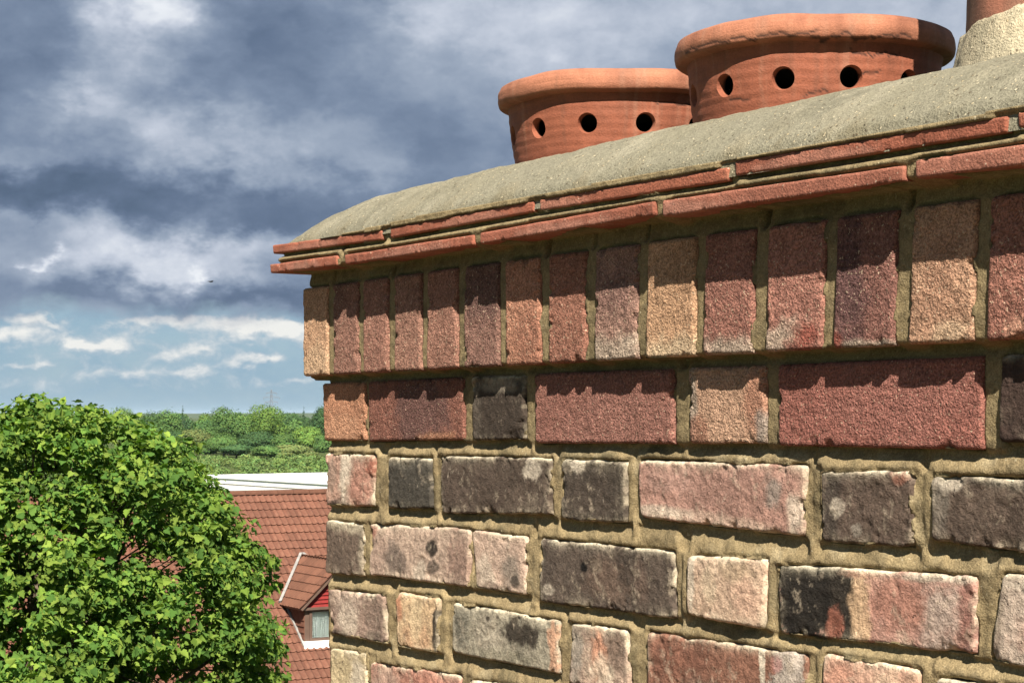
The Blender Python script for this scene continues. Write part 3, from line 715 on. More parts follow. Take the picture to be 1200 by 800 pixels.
    res.polygons.foreach_set('use_smooth', [True]*len(res.polygons))
    try: res.set_sharp_from_angle(angle=R(50))
    except Exception: pass
    return root
H_ = .163
vent_pot(.266, 'smaller-looking terracotta vented chimney pot, left of the cracked one', 14, 1, [(.3, .9, H_-.034, .002, .001, .0010, 3)])
vent_pot(.580, 'terracotta vented chimney pot with a cracked rim, between two other pots', 16.6, 2,
         [(-1.15, .05, H_-.0185, .004, .0004, .0010, 5), (-.05, .75, H_-.0205, .006, .0007, .0010, 8), (.25, .72, H_-.034, .009, .0006, .0010, 9), (.18, .55, H_-.050, .008, .0006, .0009, 12), (-.75, -.5, H_-.070, .004, .0006, .0009, 18), (-.1, .5, H_-.070, .006, .0005, .0008, 21)])
def tall_pot(s):
    bx, by = pot_base(s); root = empty('tall_chimney_pot', (bx, by, HC+.19))
    tag(root, 'tall weathered pinkish chimney pot bedded in a pale cement collar', 'chimney pot')
    def sh(T_, r, z):
        n = fbm(np.cos(T_)*3, np.sin(T_)*3, z*16, 4); return r+n*.0025, z
    pr = dens([(.092, 0), (.0872, .10), (.0845, .19), (.082, .34), (.084, .40), (.093, .41), (.095, .44), (.088, .452), (.076, .452), (.072, .43), (.072, 0)], .008)
    V, Q, TT = lathe(pr, 120, sh)
    n = fbm(np.cos(TT)*3, np.sin(TT)*3, V[:, 2]*12, 4)[:, None]
    C_ = np.array(alb(192, 116, 90, .6, .2))*(1-.6*sstep(n, 0, .5)) + np.array(alb(150, 108, 86))*.6*sstep(n, 0, .5)
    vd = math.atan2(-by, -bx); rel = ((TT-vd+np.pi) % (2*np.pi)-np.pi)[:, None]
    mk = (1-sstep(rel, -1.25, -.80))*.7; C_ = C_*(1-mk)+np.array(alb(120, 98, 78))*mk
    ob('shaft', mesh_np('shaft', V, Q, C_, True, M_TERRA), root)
    def sh2(T_, r, z):
        n = fbm(np.cos(T_)*4, np.sin(T_)*4, z*30+4, 4); n2 = fbm(np.cos(T_)*26, np.sin(T_)*26, z*230, 3)
        tilt = .012*np.cos(T_-vd-1.2)
        k = sstep(z, .06, .12)
        return r+n*.0016+n2*.0008, z+tilt*k+n*.003*k
    pr = dens([(.110, .02), (.106, .05), (.1035, .07), (.099, .090), (.0945, .110), (.0900, .126), (.083, .131)], .003)
    V, Q, TT = lathe(pr, 260, sh2)
    n = fbm(np.cos(TT)*4, np.sin(TT)*4, V[:, 2]*24, 4)[:, None]
    C_ = np.array(alb(214, 200, 168))*(1-sstep(n, -.2, .4)) + np.array(alb(232, 210, 172))*sstep(n, -.2, .4)
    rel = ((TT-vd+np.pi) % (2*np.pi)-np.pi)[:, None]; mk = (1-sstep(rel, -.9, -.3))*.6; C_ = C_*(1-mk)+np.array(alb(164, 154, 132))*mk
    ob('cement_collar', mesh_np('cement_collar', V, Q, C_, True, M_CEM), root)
tall_pot(.894)


# ================================================================== BACKGROUND
def f_plain(color, var=.15, sc=3.0, bsc=None, bd=.01):
    def fn(T):
        n = T.noise(T.obj, sc, 5, .6).outputs[0]
        T.set(T.p.inputs['Base Color'], T.mix(1.0, color, T.sm(n, .3, .7, 1-var, 1+var), 'MULTIPLY'))
        if bsc: T.set(T.p.inputs['Normal'], bump(T, T.noise(T.obj, bsc, 3, .6).outputs[0], bd))
    return fn
def f_rooftile(c0, c1):
    def fn(T):
        rnd = T.n('ShaderNodeObjectInfo').outputs['Random']
        n = T.noise(T.n('ShaderNodeTexCoord').outputs['Object'], 9, 5, .65).outputs[0]
        c = T.mix(T.sm(n, .3, .7), c0, c1)
        T.set(T.p.inputs['Base Color'], T.mix(1.0, c, T.m('MULTIPLY_ADD', rnd, .36, .82), 'MULTIPLY'))
        T.set(T.p.inputs['Normal'], bump(T, T.noise(T.obj, 60, 3, .6).outputs[0], .004))
    return fn
def f_leaf(tr=.35, rough=.45, spec=.5):
    def fn(T):
        c = vcol(T); T.set(T.p.inputs['Base Color'], c)
        t = T.n('ShaderNodeBsdfTranslucent', Color=T.mix(1.0, c, (1.3, 1.5, .5), 'MULTIPLY'))
        mx = T.n('ShaderNodeMixShader'); mx.inputs[0].default_value = tr
        T.t.links.new(T.p.outputs[0], mx.inputs[1]); T.t.links.new(t.outputs[0], mx.inputs[2]); T.t.links.new(mx.outputs[0], T.o.inputs[0])
    return fn
M_ROOF = mat('roof_tile_clay', f_rooftile(alb(146, 84, 62, .44, .26), alb(164, 104, 80, .44, .26)), .85)
M_DROOF = mat('dormer_tile_clay', f_rooftile(alb(128, 82, 64, .46, .15), alb(146, 96, 76, .46, .15)), .85)
M_RED = mat('red_hung_tile', f_plain(alb(168, 52, 52, .46, .05), .12, 4), .8)
M_WHITE = mat('white_paint', f_plain((.80, .80, .78), .04, 2), .6)
M_LEAD = mat('weathered_lead', f_plain((.22, .21, .20), .2, 6), .7)
M_BROWN = mat('brown_window_frame', f_plain((.10, .065, .05), .1, 5), .5)
M_CURT = mat('net_curtain', f_plain((.55, .58, .55), .08, 6), .9)
M_WALL = mat('rendered_wall', f_plain((.40, .35, .28), .1, 2), .9)
M_BARK = mat('bark', f_plain((.12, .09, .065), .3, 6, 30, .02), .95)
M_LEAF = mat('tree_leaf', f_leaf(.30, .40, .5)); M_FAR = mat('far_foliage', f_leaf(.15, .8, .1))
M_BEIGE = mat('cladding_gap', f_plain((.36, .34, .29), .1, 2), .8)
M_STEEL = mat('galvanised_steel', f_plain((.17, .18, .20), .1, 2), .6)
M_BIRD = mat('bird_feather', f_plain((.03, .03, .035), .2, 20), .8)
def f_glass(T):
    T.set(T.p.inputs['Base Color'], (.9, .95, .95)); T.p.inputs['Roughness'].default_value = .05
    T.p.inputs['Transmission Weight'].default_value = 1.0; T.p.inputs['IOR'].default_value = 1.1
    T.p.inputs['Specular IOR Level'].default_value = .5
M_GLASS = mat('window_glass', f_glass, .05, .5)
def f_ground(T):
    n = T.noise(T.obj, .02, 6, .6).outputs[0]; n2 = T.noise(T.obj, .4, 4, .6).outputs[0]
    c = T.ramp(n, [(.3, (.035, .058, .02)), (.5, (.06, .08, .03)), (.7, (.095, .095, .045))])
    T.set(T.p.inputs['Base Color'], T.mix(1.0, c, T.sm(n2, .3, .7, .75, 1.25), 'MULTIPLY'))
M_GROUND = mat('meadow_ground', f_ground, 1.0, .0)

# ---- ground and far ridge
mb = MB(); mb.add([(-30000, -3000, 0), (30000, -3000, 0), (30000, 30000, 0), (-30000, 30000, 0)], [(0, 1, 2, 3)])
tag(mb.build('ground', M_GROUND), kind='structure')
def hills():
    n = 160; V, Q = [], []
    for i in range(n+1):
        x = -9000+18000*i/n; h = 13+6*float(fbm(np.array([x*.0006]), np.array([2.3]), 0, 4)[0])
        V += [(x, 7600, -1), (x, 8400, h), (x, 8900, h*1.25), (x, 9800, -1)]
    for i in range(n):
        for k in range(3): Q.append((4*i+k, 4*i+4+k, 4*i+5+k, 4*i+1+k))
    return tag(ob('hills', mesh_np('hills', np.array(V), np.array(Q), None, True, M_GROUND)), kind='structure')
hills()

# ---- the photographer's own house, carrying the stack (below the frame)
own = empty('terraced_house', (O[0], O[1], 0), -AW); tag(own, 'terraced house that carries the brick chimney stack', 'house')
mb = MB(); mb.box((-3, -4.2, 0), (4.5, 4.6, 8.0)); mb.build('wall', M_WALL, own)
mb = MB(); zr = HC+VBASE+.01
mb.add([(-3.2, -4.6, 7.9), (4.7, -4.6, 7.9), (4.7, .22, zr), (-3.2, .22, zr), (-3.2, 5.0, 7.9), (4.7, 5.0, 7.9)], [(0, 1, 2, 3), (3, 2, 5, 4), (0, 3, 4), (1, 5, 2), (0, 4, 5, 1)])
mb.build('roof', M_ROOF, own)

# ---- neighbouring house with the red tiled roof
HA = R(31.0); PR = R(40.0); D0 = 50.0
rp = at(330, 577, D0); ZR = rp.z
house = empty('tiled_house', (rp.x, rp.y, 0), HA)
tag(house, 'house with a red interlocking tiled roof and a gabled dormer window', 'house')
hx, hy = Vector((math.cos(HA), math.sin(HA), 0)), Vector((-math.sin(HA), math.cos(HA), 0))
def ray_roof(x, y):
    d = at(x, y, 1.0)-Vector((0, 0, HC)); c = Vector((0, 0, HC))
    # z = ZR + tan(PR)*ylocal   (front slope, ylocal<0)
    tp = math.tan(PR); yl0 = (c-Vector((rp.x, rp.y, 0))).dot(hy); yd = d.dot(hy)
    t = (ZR+tp*yl0-c.z)/(d.z-tp*yd); p = c+d*t
    return (p-Vector((rp.x, rp.y, 0))).dot(hx), (p-Vector((rp.x, rp.y, 0))).dot(hy), p.z
def ray_plane_y(x, y, yl):
    d = at(x, y, 1.0)-Vector((0, 0, HC)); c = Vector((0, 0, HC))
    yl0 = (c-Vector((rp.x, rp.y, 0))).dot(hy); t = (yl-yl0)/d.dot(hy); p = c+d*t
    return (p-Vector((rp.x, rp.y, 0))).dot(hx), p.z
XL, XR = -15.0, 9.0; EY = -8.6; EZ = ZR+EY*math.tan(PR)
mb = MB(); mb.box((XL+.4, EY+.5, 0), (XR-.4, -EY-.5, EZ+.2)); 
for xx in (XL+.4, XR-.7): mb.add([(xx, EY+.5, EZ), (xx, -EY-.5, EZ), (xx, 0, ZR-.3), (xx+.3, EY+.5, EZ), (xx+.3, -EY-.5, EZ), (xx+.3, 0, ZR-.3)], [(0, 2, 1), (3, 4, 5), (0, 3, 5, 2), (1, 2, 5, 4)])
mb.build('wall', M_WALL, house)
mb = MB(); mb.add([(XL, EY, EZ-.03), (XR, EY, EZ-.03), (XR, 0, ZR-.03), (XL, 0, ZR-.03), (XL, -EY, EZ-.03), (XR, -EY, EZ-.03)], [(0, 1, 2, 3), (3, 2, 5, 4)])
roof = mb.build('roof', M_ROOF, house)
GAUGE, TW = .292, .33
px_ = [0, .02, .055, .09, .115, .165, .185, .22, .255, .28, .33]; pz_ = [0, .010, .030, .010, 0, 0, .010, .030, .010, 0, 0]
def tile_arrays():
    V = []
    for (yy, zz, k) in ((0, .036, 1), (.36, .0, 1), (0, .0, 1)):
        V += [(x, yy, z*k+zz) for x, z in zip(px_, pz_)]
    n = len(px_); Q = []
    for i in range(n-1): Q += [(i, i+1, n+i+1, n+i), (2*n+i, 2*n+i+1, i+1, i)]
    return np.array(V), np.array(Q)
TV, TQ = tile_arrays()
tile_me = mesh_np('roof_tile', TV, TQ, None, False, M_ROOF)
dtile_me = mesh_np('dormer_tile', TV, TQ, None, False, M_DROOF)
def slope_matrix(o, ex, ey):
    ez = ex.cross(ey); return Matrix(((ex.x, ey.x, ez.x, o.x), (ex.y, ey.y, ez.y, o.y), (ex.z, ey.z, ez.z, o.z), (0, 0, 0, 1)))
EXs, EYs = Vector((1, 0, 0)), Vector((0, math.cos(PR), math.sin(PR)))
ncol = int((XR-XL)/TW); nrow = int((-EY/math.cos(PR))/GAUGE)
rj = random.Random(3); cand, rest = [], []
for r_ in range(nrow):
    for c_ in range(ncol):
        dist = -EY/math.cos(PR)-.02-(r_+1)*GAUGE+.0
        o_ = Vector((XL+c_*TW, 0, ZR)) - EYs*((nrow-r_)*GAUGE+.10) + Vector((0, 0, .012+rj.uniform(-.004, .004)))
        wp = Vector((rp.x, rp.y, 0))+hx*(o_.x+.16)+hy*o_.y+Vector((0, 0, o_.z))
        ix, iy = CX+wp.x/wp.y*F, HY-(wp.z-HC)/wp.y*F
        (cand if (272 < ix < 392 and 570 < iy < 806) or (186 < ix < 222 and 645 < iy < 672) else rest).append((o_, ix, iy))
cand.sort(key=lambda t: -t[2]); rest += cand[300:]; cand = cand[:300]
for o_, ix, iy in cand:
    t_ = ob('roof_tile', tile_me, roof); t_.matrix_local = slope_matrix(o_+Vector((0, 0, 0)), EXs, EYs)
VV, QQ = [], []
for k, (o_, ix, iy) in enumerate(rest):
    M_ = np.array(slope_matrix(o_, EXs, EYs)); VV.append(TV@M_[:3, :3].T+M_[:3, 3]); QQ.append(TQ+k*len(TV))
tag(ob('roof_tiling', mesh_np('roof_tiling', np.concatenate(VV), np.concatenate(QQ), None, False, M_ROOF), roof), kind='stuff')
mb = MB()                                    # ridge
for k in range(int((XR-XL)/.45)):
    xa = XL+k*.45; ring = []
    n = 7
    for j, xx in enumerate((xa, xa+.44)):
        for i in range(n):
            a_ = math.pi*i/(n-1); ring.append((xx, -math.cos(a_)*.13, ZR-.03+math.sin(a_)*.11))
    mb.add(ring, [(i, i+1, n+i+1, n+i) for i in range(n-1)]+[tuple(range(n)), tuple(range(2*n-1, n-1, -1))])
mb.build('ridge_tiles', M_DROOF, roof)

# dormer
dx0, dfy, dz0 = ray_roof(357, 756)
ex_, ez_ = ray_plane_y(353, 713, dfy-.15); WD = 1.95; DP = R(43)
ZE = ez_; XA = dx0+WD/2; ZA = ZE+(XA-ex_)*math.tan(DP)
dorm = empty('dormer', (0, 0, 0)); dorm.parent = house; tag(dorm, 'gabled dormer with red hung tiles above its window')
def roofz(y): return ZR+y*math.tan(PR)
yb = (ZA-ZR)/math.tan(PR)                    # where the dormer ridge dies into the roof
yeb = (ZE-ZR)/math.tan(PR)
# body
mb = MB(); mb.add([(dx0, dfy, dz0-.1), (dx0+WD, dfy, dz0-.1), (dx0+WD, dfy, ZE), (dx0, dfy, ZE), (dx0, yeb+.1, ZE), (dx0+WD, yeb+.1, ZE), (dx0, dfy+.02, dz0-.1), (dx0+WD, dfy+.02, dz0-.1)],
                  [(0, 3, 4), (1, 5, 2), (3, 2, 5, 4)]); mb.build('cheek', M_ROOF, dorm)
mb = MB(); yf = dfy+.06
for a_, b_ in (((dx0, dz0), (dx0+.12, ZE)), ((dx0+WD-.12, dz0), (dx0+WD, ZE))): mb.box((a_[0], dfy-.0, a_[1]-.02), (b_[0], yf+.06, b_[1]))
mb.build('corner_post', M_BROWN, dorm)
# hung tiles on the gable, course by course
tg = math.tan(DP); nrw = 11; hh = (ZA-ZE)/nrw
for k in range(nrw):
    z0_, z1_ = ZE+k*hh, ZE+(k+1)*hh; half0 = (ZA-z0_)/tg-.02; half1 = max(.02, (ZA-z1_)/tg-.02)
    mb = MB(); mb.hexa([(XA-half0, dfy-.045, z0_), (XA+half0, dfy-.045, z0_), (XA+half0, dfy+.05, z0_), (XA-half0, dfy+.05, z0_),
                        (XA-half1, dfy-.012, z1_), (XA+half1, dfy-.012, z1_), (XA+half1, dfy+.05, z1_), (XA-half1, dfy+.05, z1_)])
    mb.build('hung_tile_course', M_RED, dorm)
# window
win = empty('window'); win.parent = dorm
wx0, wx1, wz0, wz1 = dx0+.12, dx0+WD-.12, dz0+.10, ZE-.04
mb = MB(); fw = .07
mb.box((wx0, dfy-.03, wz0), (wx1, dfy+.05, wz0+fw)); mb.box((wx0, dfy-.03, wz1-fw), (wx1, dfy+.05, wz1))
for k in range(4):
    xx = wx0+(wx1-wx0-fw)*k/3; mb.box((xx, dfy-.028, wz0+fw), (xx+fw, dfy+.048, wz1-fw))
mb.build('frame', M_BROWN, win)
for k in range(3):
    xa = wx0+(wx1-wx0-fw)*k/3+fw; xb = wx0+(wx1-wx0-fw)*(k+1)/3
    mb = MB(); mb.box((xa, dfy+.005, wz0+fw), (xb, dfy+.012, wz1-fw)); mb.build('pane', M_GLASS, win)
    mb = MB()
    nn = 16
    for i in range(nn):
        x0_, x1_ = xa+(xb-xa)*i/nn, xa+(xb-xa)*(i+1)/nn; y0_, y1_ = dfy+.07+.012*(i % 2), dfy+.07+.012*((i+1) % 2)
        mb.add([(x0_, y0_, wz0), (x1_, y1_, wz0), (x1_, y1_, wz1), (x0_, y0_, wz1)], [(0, 1, 2, 3)])
    mb.build('net_curtain', M_CURT, win)
mb = MB(); mb.box((dx0-.06, dfy-.14, dz0-.10), (dx0+WD+.06, dfy+.04, dz0+.10)); mb.build('sill', M_WHITE, dorm)
mb = MB(); mb.box((dx0-.1, dfy-.10, ZE-.05), (dx0+WD+.1, dfy-.0, ZE+.01)); mb.build('window_head', M_BROWN, dorm)
# its two roof slopes, tiled
for side_ in (-1, 1):
    e_edge = Vector((XA+side_*(XA-ex_), 0, ZE)); ey_ = Vector((-side_*math.cos(DP), 0, math.sin(DP)))
    ex2 = Vector((0, -side_*-1, 0)) if side_ < 0 else Vector((0, 1, 0))
    ex2 = Vector((0, -1, 0)) if side_ < 0 else Vector((0, 1, 0))
    Ls = (XA-ex_)/math.cos(DP); nr_ = max(3, round(Ls/.27)); g_ = Ls/nr_
    yfr = dfy-.15
    for rr_ in range(nr_):
        base_ = e_edge+ey_*(rr_*g_-.03); zb_ = base_.z
        yback = (zb_+.2-ZR)/math.tan(PR)
        k = 0
        while True:
            yy = yfr+.33*(k+ (1 if side_ < 0 else 0))
            if (yfr+.33*k) > yback+.1 or k > 14: break
            t_ = ob('roof_tile', dtile_me, dorm); t_.matrix_local = slope_matrix(Vector((base_.x, yy, base_.z)), ex2, ey_); k += 1
    mb = MB(); p = [e_edge+Vector((0, yfr, 0)), Vector((XA, yfr, ZA)), Vector((XA, yb, ZA)), e_edge+Vector((0, yeb, 0))]
    mb.slab([q_-Vector((0, 0, .02)) for q_ in p], Vector((side_*math.sin(DP), 0, math.cos(DP))), .05); mb.build('roof_board', M_BROWN, dorm)
    # flashing in the valley and down the cheek
    mb = MB(); a_ = Vector((e_edge.x-side_*.0, yeb, ZE)); b_ = Vector((XA, yb, ZA)); up = Vector((0, -.03, .05)); ox = Vector((side_*.065, 0, 0))
    mb.hexa([a_+up-ox*.2, a_+up+ox, b_+up+ox, b_+up-ox*.2, a_+up*2-ox*.2, a_+up*2+ox, b_+up*2+ox, b_+up*2-ox*.2]); mb.build('valley_flashing', M_LEAD, dorm)
    mb = MB(); xs_ = dx0 if side_ < 0 else dx0+WD
    a_ = Vector((xs_, dfy-.1, roofz(dfy-.1)+.03)); b_ = Vector((xs_, yeb, roofz(yeb)+.03)); ox = Vector((side_*.07, 0, 0)); up = Vector((0, 0, .06))
    mb.hexa([a_, a_+ox, b_+ox, b_, a_+up, a_+ox+up, b_+ox+up, b_+up]); mb.build('cheek_flashing', M_LEAD, dorm)
    # hung tiles of the cheek
    nch = 6
    for k in range(nch):
        z0_ = dz0+(ZE-dz0)*k/nch; z1_ = dz0+(ZE-dz0)*(k+1)/nch; y0_ = (z0_-ZR)/math.tan(PR); y1_ = (z1_-ZR)/math.tan(PR)
        mb = MB(); o1, o2 = side_*.035, side_*.008
        mb.hexa([(xs_, dfy, z0_), (xs_+o1, dfy, z0_), (xs_+o1, y0_+.1, z0_), (xs_, y0_+.1, z0_), (xs_, dfy, z1_), (xs_+o2, dfy, z1_), (xs_+o2, y1_+.1, z1_), (xs_, y1_+.1, z1_)])
        mb.build('cheek_tile_course', M_ROOF, dorm)

# ---- long white clad building behind
p0, p1 = at(215, 557.5, 165), at(430, 563, 140)
dirv = Vector((p1.x-p0.x, p1.y-p0.y, 0)); LW = dirv.length; ang = math.atan2(dirv.y, dirv.x)
wb_ = empty('white_building', (p0.x, p0.y, 0), ang); tag(wb_, 'long low white clad building behind the red tiled roof', 'building')
zt = p0.z
mb = MB(); mb.box((0, .1, 0), (LW, 14, zt-.06)); mb.build('wall', M_BEIGE, wb_)
zz_ = zt
for k in range(7):
    hgt = .50 if k else .42
    mb = MB(); mb.box((0, -.02-.05*(k > 0), zz_-hgt), (LW, .098, zz_)); mb.build('wall_panel', M_WHITE, wb_); zz_ -= hgt+.11
mb = MB(); mb.box((-.1, -.1, zt+.002), (LW+.1, 14.1, zt+.06)); mb.build('roof', M_WHITE, wb_)

# ---- foliage helper
def foliage(lobes, n, size, rng, tone, shell=.30, dark=.55):
    """lobes: (cx,cy,cz,rx,ry,rz); bent quads through the outer volume of the lobes"""
    lob = np.array(lobes); wgt = (lob[:, 3]*lob[:, 5]); pick = rng.choice(len(lob), n, p=wgt/wgt.sum()); L_ = lob[pick]
    d = rng.normal(size=(n, 3)); d /= np.linalg.norm(d, axis=1)[:, None]
    rad = 1-shell*rng.random(n)**1.5+.10*rng.normal(size=n)
    P = L_[:, :3]+d*L_[:, 3:6]*rad[:, None]
    nrm = d*1.1+rng.normal(size=(n, 3))*.32+np.array([0, 0, .25]); nrm /= np.linalg.norm(nrm, axis=1)[:, None]
    a = np.cross(nrm, rng.normal(size=(n, 3))); a /= np.linalg.norm(a, axis=1)[:, None]; b = np.cross(nrm, a)
    sz = size*(.6+.8*rng.random(n))[:, None]
    V = np.stack([P-a*sz, P-b*sz*.7+nrm*sz*.15, P+a*sz, P+b*sz*.7+nrm*sz*.15], 1).reshape(-1, 3)
    Q = np.arange(4*n).reshape(n, 4)
    lv = (rng.random(len(lob))*.4+.8)[pick]; v = lv*(.85+.3*rng.random(n)); hue = rng.normal(size=n)*.10
    c = np.array(tone)[None]*1.30*v[:, None]*np.stack([1+hue, 1+0*hue, 1-hue*.5], 1)
    return V, Q, np.repeat(c, 4, 0)
RG = np.random.default_rng(11)
TONES = {'bright': (.088, .150, .030), 'mid': (.062, .115, .030), 'dark': (.040, .082, .028), 'olive': (.098, .125, .040), 'conifer': (.026, .052, .026)}
def tree_lobes(H, W, rng, conifer=False):
    if conifer: return [(0, 0, H*(.25+.7*t), W/2*(1-t)*1.1+.1, W/2*(1-t)*1.1+.1, H*.12) for t in np.linspace(0, .95, 7)]
    out = [(0, 0, H*.62, W*.36, W*.36, H*.34)]
    for k in range(9):
        a = rng.random()*6.28; t = rng.random(); rr = W*.5*(.45+.4*rng.random())*(1-.55*t)
        out.append((math.cos(a)*rr, math.sin(a)*rr, H*(.30+.52*t), W*(.17+.08*rng.random()), W*(.17+.08*rng.random()), H*(.13+.06*rng.random())))
    return out
WOOD = [(141, 474, 44, 640, 'bright', 'light green round tree, leftmost of the far wood clear of the near tree'),
 (110, 477, 40, 650, 'mid', 'far tree just above the near tree, left of the light green round one'),
 (177, 479, 36, 660, 'dark', 'dark green tree on the skyline right of the light green round one'),
 (198, 478, 42, 620, 'mid', 'mid green skyline tree beside the small dark conifer'),
 (214, 476, 10, 700, 'conifer', 'small dark conifer spike beside the gap in the skyline'),
 (247, 489, 48, 580, 'dark', 'dark green tree under the blue gap in the skyline'),
 (268, 475, 56, 560, 'mid', 'broad domed green tree, left neighbour of the tallest bright tree'),
 (312, 470, 48, 545, 'bright', 'tallest bright green domed tree in the far wood'),
 (290, 485, 40, 552, 'mid', 'green tree tucked between the two highest domed crowns'),
 (338, 480, 54, 700, 'dark', 'dark flat-topped tree on the skyline right of the tallest tree'),
 (356, 476, 10, 720, 'conifer', 'small dark conifer spike near the chimney edge'),
 (377, 473, 28, 600, 'dark', 'dark tall tree touching the chimney edge on the skyline'),
 (360, 497, 46, 535, 'bright', 'bright arching tree crown right beside the chimney edge'),
 (331, 507, 42, 528, 'mid', 'mid green low tree below the dark flat-topped tree'),
 (300, 504, 52, 528, 'dark', 'dark rounded tree below the tallest bright tree'),
 (262, 509, 54, 528, 'mid', 'rounded green tree above the scrub, below the broad dome'),
 (231, 501, 44, 540, 'olive', 'olive green tree in the wood beside the near tree outline'),
 (277, 520, 42, 512, 'dark', 'low dark bush at the front edge of the far wood'),
 (345, 520, 46, 514, 'olive', 'low olive bush at the front edge of the wood near the chimney'),
 (388, 508, 46, 522, 'mid', 'green tree half hidden behind the chimney edge'),
 (312, 522, 40, 510, 'mid', 'low green bush at the front of the wood, left of the olive bush'),
 (205, 503, 50, 552, 'dark', 'dark tree peeping over the near tree crown'),
 (165, 495, 56, 570, 'mid', 'wide green tree behind the upper right of the near crown')]
for x, y, wpx, D, tone, lab in WOOD:
    p = at(x, y, D); Hh = p.z; Ww = wpx*D/F*1.12; con = tone == 'conifer'
    t = empty('wood_tree', (p.x, p.y, 0)); tag(t, lab, 'tree', 'trees of the far wood')
    if con: Ww = max(Ww, 4.2)
    lob = tree_lobes(Hh*.985, Ww, RG, con)
    V, Q, c = foliage(lob, 900 if con else 7000, .20 if con else .23, RG, TONES[tone])
    V[:, 2] = np.maximum(V[:, 2], .05)
    ob('crown', mesh_np('crown', V, Q, c, False, M_FAR), t)
    mb = MB(); mb.tube([(0, 0, 0), (.1, 0, Hh*.35), (0, .1, Hh*.7)], [.3, .22, .1], 7); mb.build('trunk', M_BARK, t)
# the rest of the wood, one mass
VV, QQ, CC, nv = [], [], [], 0
for k in range(170):
    D = 600+700*(k/170)+RG.random()*25; x = -260+1000*RG.random(); y = 485+RG.random()*6-4.5*(D-600)/700
    p = at(x, y, D); Hh = max(6, min(14, p.z)); Ww = 8+5*RG.random()
    V, Q, c = foliage(tree_lobes(Hh, Ww, RG), 1700, .42, RG, TONES[['mid', 'dark', 'dark', 'bright', 'olive'][k % 5]])
    V[:, 2] = np.maximum(V[:, 2], .05); V[:, 0] += p.x; V[:, 1] += p.y
    VV.append(V); QQ.append(Q+nv); CC.append(c); nv += len(V)
tag(ob('far_wood', mesh_np('far_wood', np.concatenate(VV), np.concatenate(QQ), np.concatenate(CC), False, M_FAR)), 'distant deciduous wood filling the skyline', 'wood', kind='stuff')
# scrub in front of the wood
VV, QQ, CC, nv = [], [], [], 0
for k in range(520):
    D = 330+185*RG.random(); x = -150+760*RG.random(); p = at(x, 500, D); Hh = .8+1.5*RG.random()**1.5; Ww = 2.2+3.2*RG.random()
    lob = [((RG.random()-.5)*Ww*.7, (RG.random()-.5)*Ww*.7, Hh*.45, Ww*.28, Ww*.28, Hh*.5) for _ in range(4)]
    tone = np.array([(.092, .142, .038), (.085, .138, .038), (.078, .128, .036), (.100, .142, .042)][k % 4])*(.85+.3*RG.random())
    V, Q, c = foliage(lob, 130, .24, RG, tone); V[:, 2] = np.maximum(V[:, 2], .02); V[:, 0] += p.x; V[:, 1] += p.y
    VV.append(V); QQ.append(Q+nv); CC.append(c); nv += len(V)
tag(ob('scrub', mesh_np('scrub', np.concatenate(VV), np.concatenate(QQ), np.concatenate(CC), False, M_FAR)), 'olive green scrub between the white building and the wood', 'scrub', kind='stuff')

# ---- pylon beyond the wood
def pylon(x, ytop, D, lab):
    p = at(x, ytop, D); Hh = p.z; t = empty('electricity_pylon', (p.x, p.y, 0)); tag(t, lab, 'pylon')
    mb = MB(); b_ = Hh*.09
    def wd(z): return b_*(1-z/Hh)**1.2*.9+.5
    zs = np.linspace(0, Hh, 9)
    for sx in (-1, 1):
        for sy in (-1, 1): mb.tube([(sx*wd(z), sy*wd(z), z) for z in zs], .08, 4)
    for za, zb in zip(zs[:-1], zs[1:]):
        for sy in (-1, 1):
            mb.tube([(-wd(za), sy*wd(za), za), (wd(zb), sy*wd(zb), zb)], .09, 4); mb.tube([(wd(za), sy*wd(za), za), (-wd(zb), sy*wd(zb), zb)], .09, 4)
    mb.build('lattice_tower', M_STEEL, t)
    for z_, w_ in ((Hh*.66, 6.0), (Hh*.78, 7.5), (Hh*.9, 5.0)):
        mb = MB(); mb.tube([(-w_, 0, z_), (w_, 0, z_)], .16, 4); mb.tube([(-w_, 0, z_), (0, 0, z_+1.6), (w_, 0, z_)], .12, 4)
        for s_ in (-1, 1): mb.tube([(s_*w_, 0, z_), (s_*w_, 0, z_-1.8)], .18, 5)
        mb.build('cross_arm', M_STEEL, t)
pylon(318, 456, 1800, 'faint lattice electricity pylon above the tallest tree of the wood')

# ---- bird
bp = at(247, 330, 120)
bird = empty('bird', bp); bird.rotation_euler = (0, 0, R(40)); tag(bird, 'small dark bird flying under the clouds', 'bird')
prof = [(.0, -.16), (.022, -.13), (.04, -.06), (.045, .0), (.035, .07), (.026, .11), (.022, .135), (.008, .165), (0, .18)]
V, Q, _ = lathe(prof, 10); V = V[:, [2, 0, 1]]
ob('body', mesh_np('body', V, Q, None, True, M_BIRD), bird)
for s_ in (-1, 1):
    mb = MB(); pts = [(.07, 0), (.10, .11), (.07, .22), (-.02, .33), (-.05, .24), (-.06, .10), (-.05, 0)]
    up = [0, .05, .07, .03, .05, .04, 0]
    mb.slab([(x, s_*(.02+y), z) for (x, y), z in zip(pts, up)], (0, 0, 1), .008); mb.build('wing', M_BIRD, bird)
mb = MB(); mb.slab([(-.14, -.015, .0), (-.27, -.045, .0), (-.26, .045, 0), (-.14, .015, 0)], (0, 0, 1), .006); mb.build('tail', M_BIRD, bird)

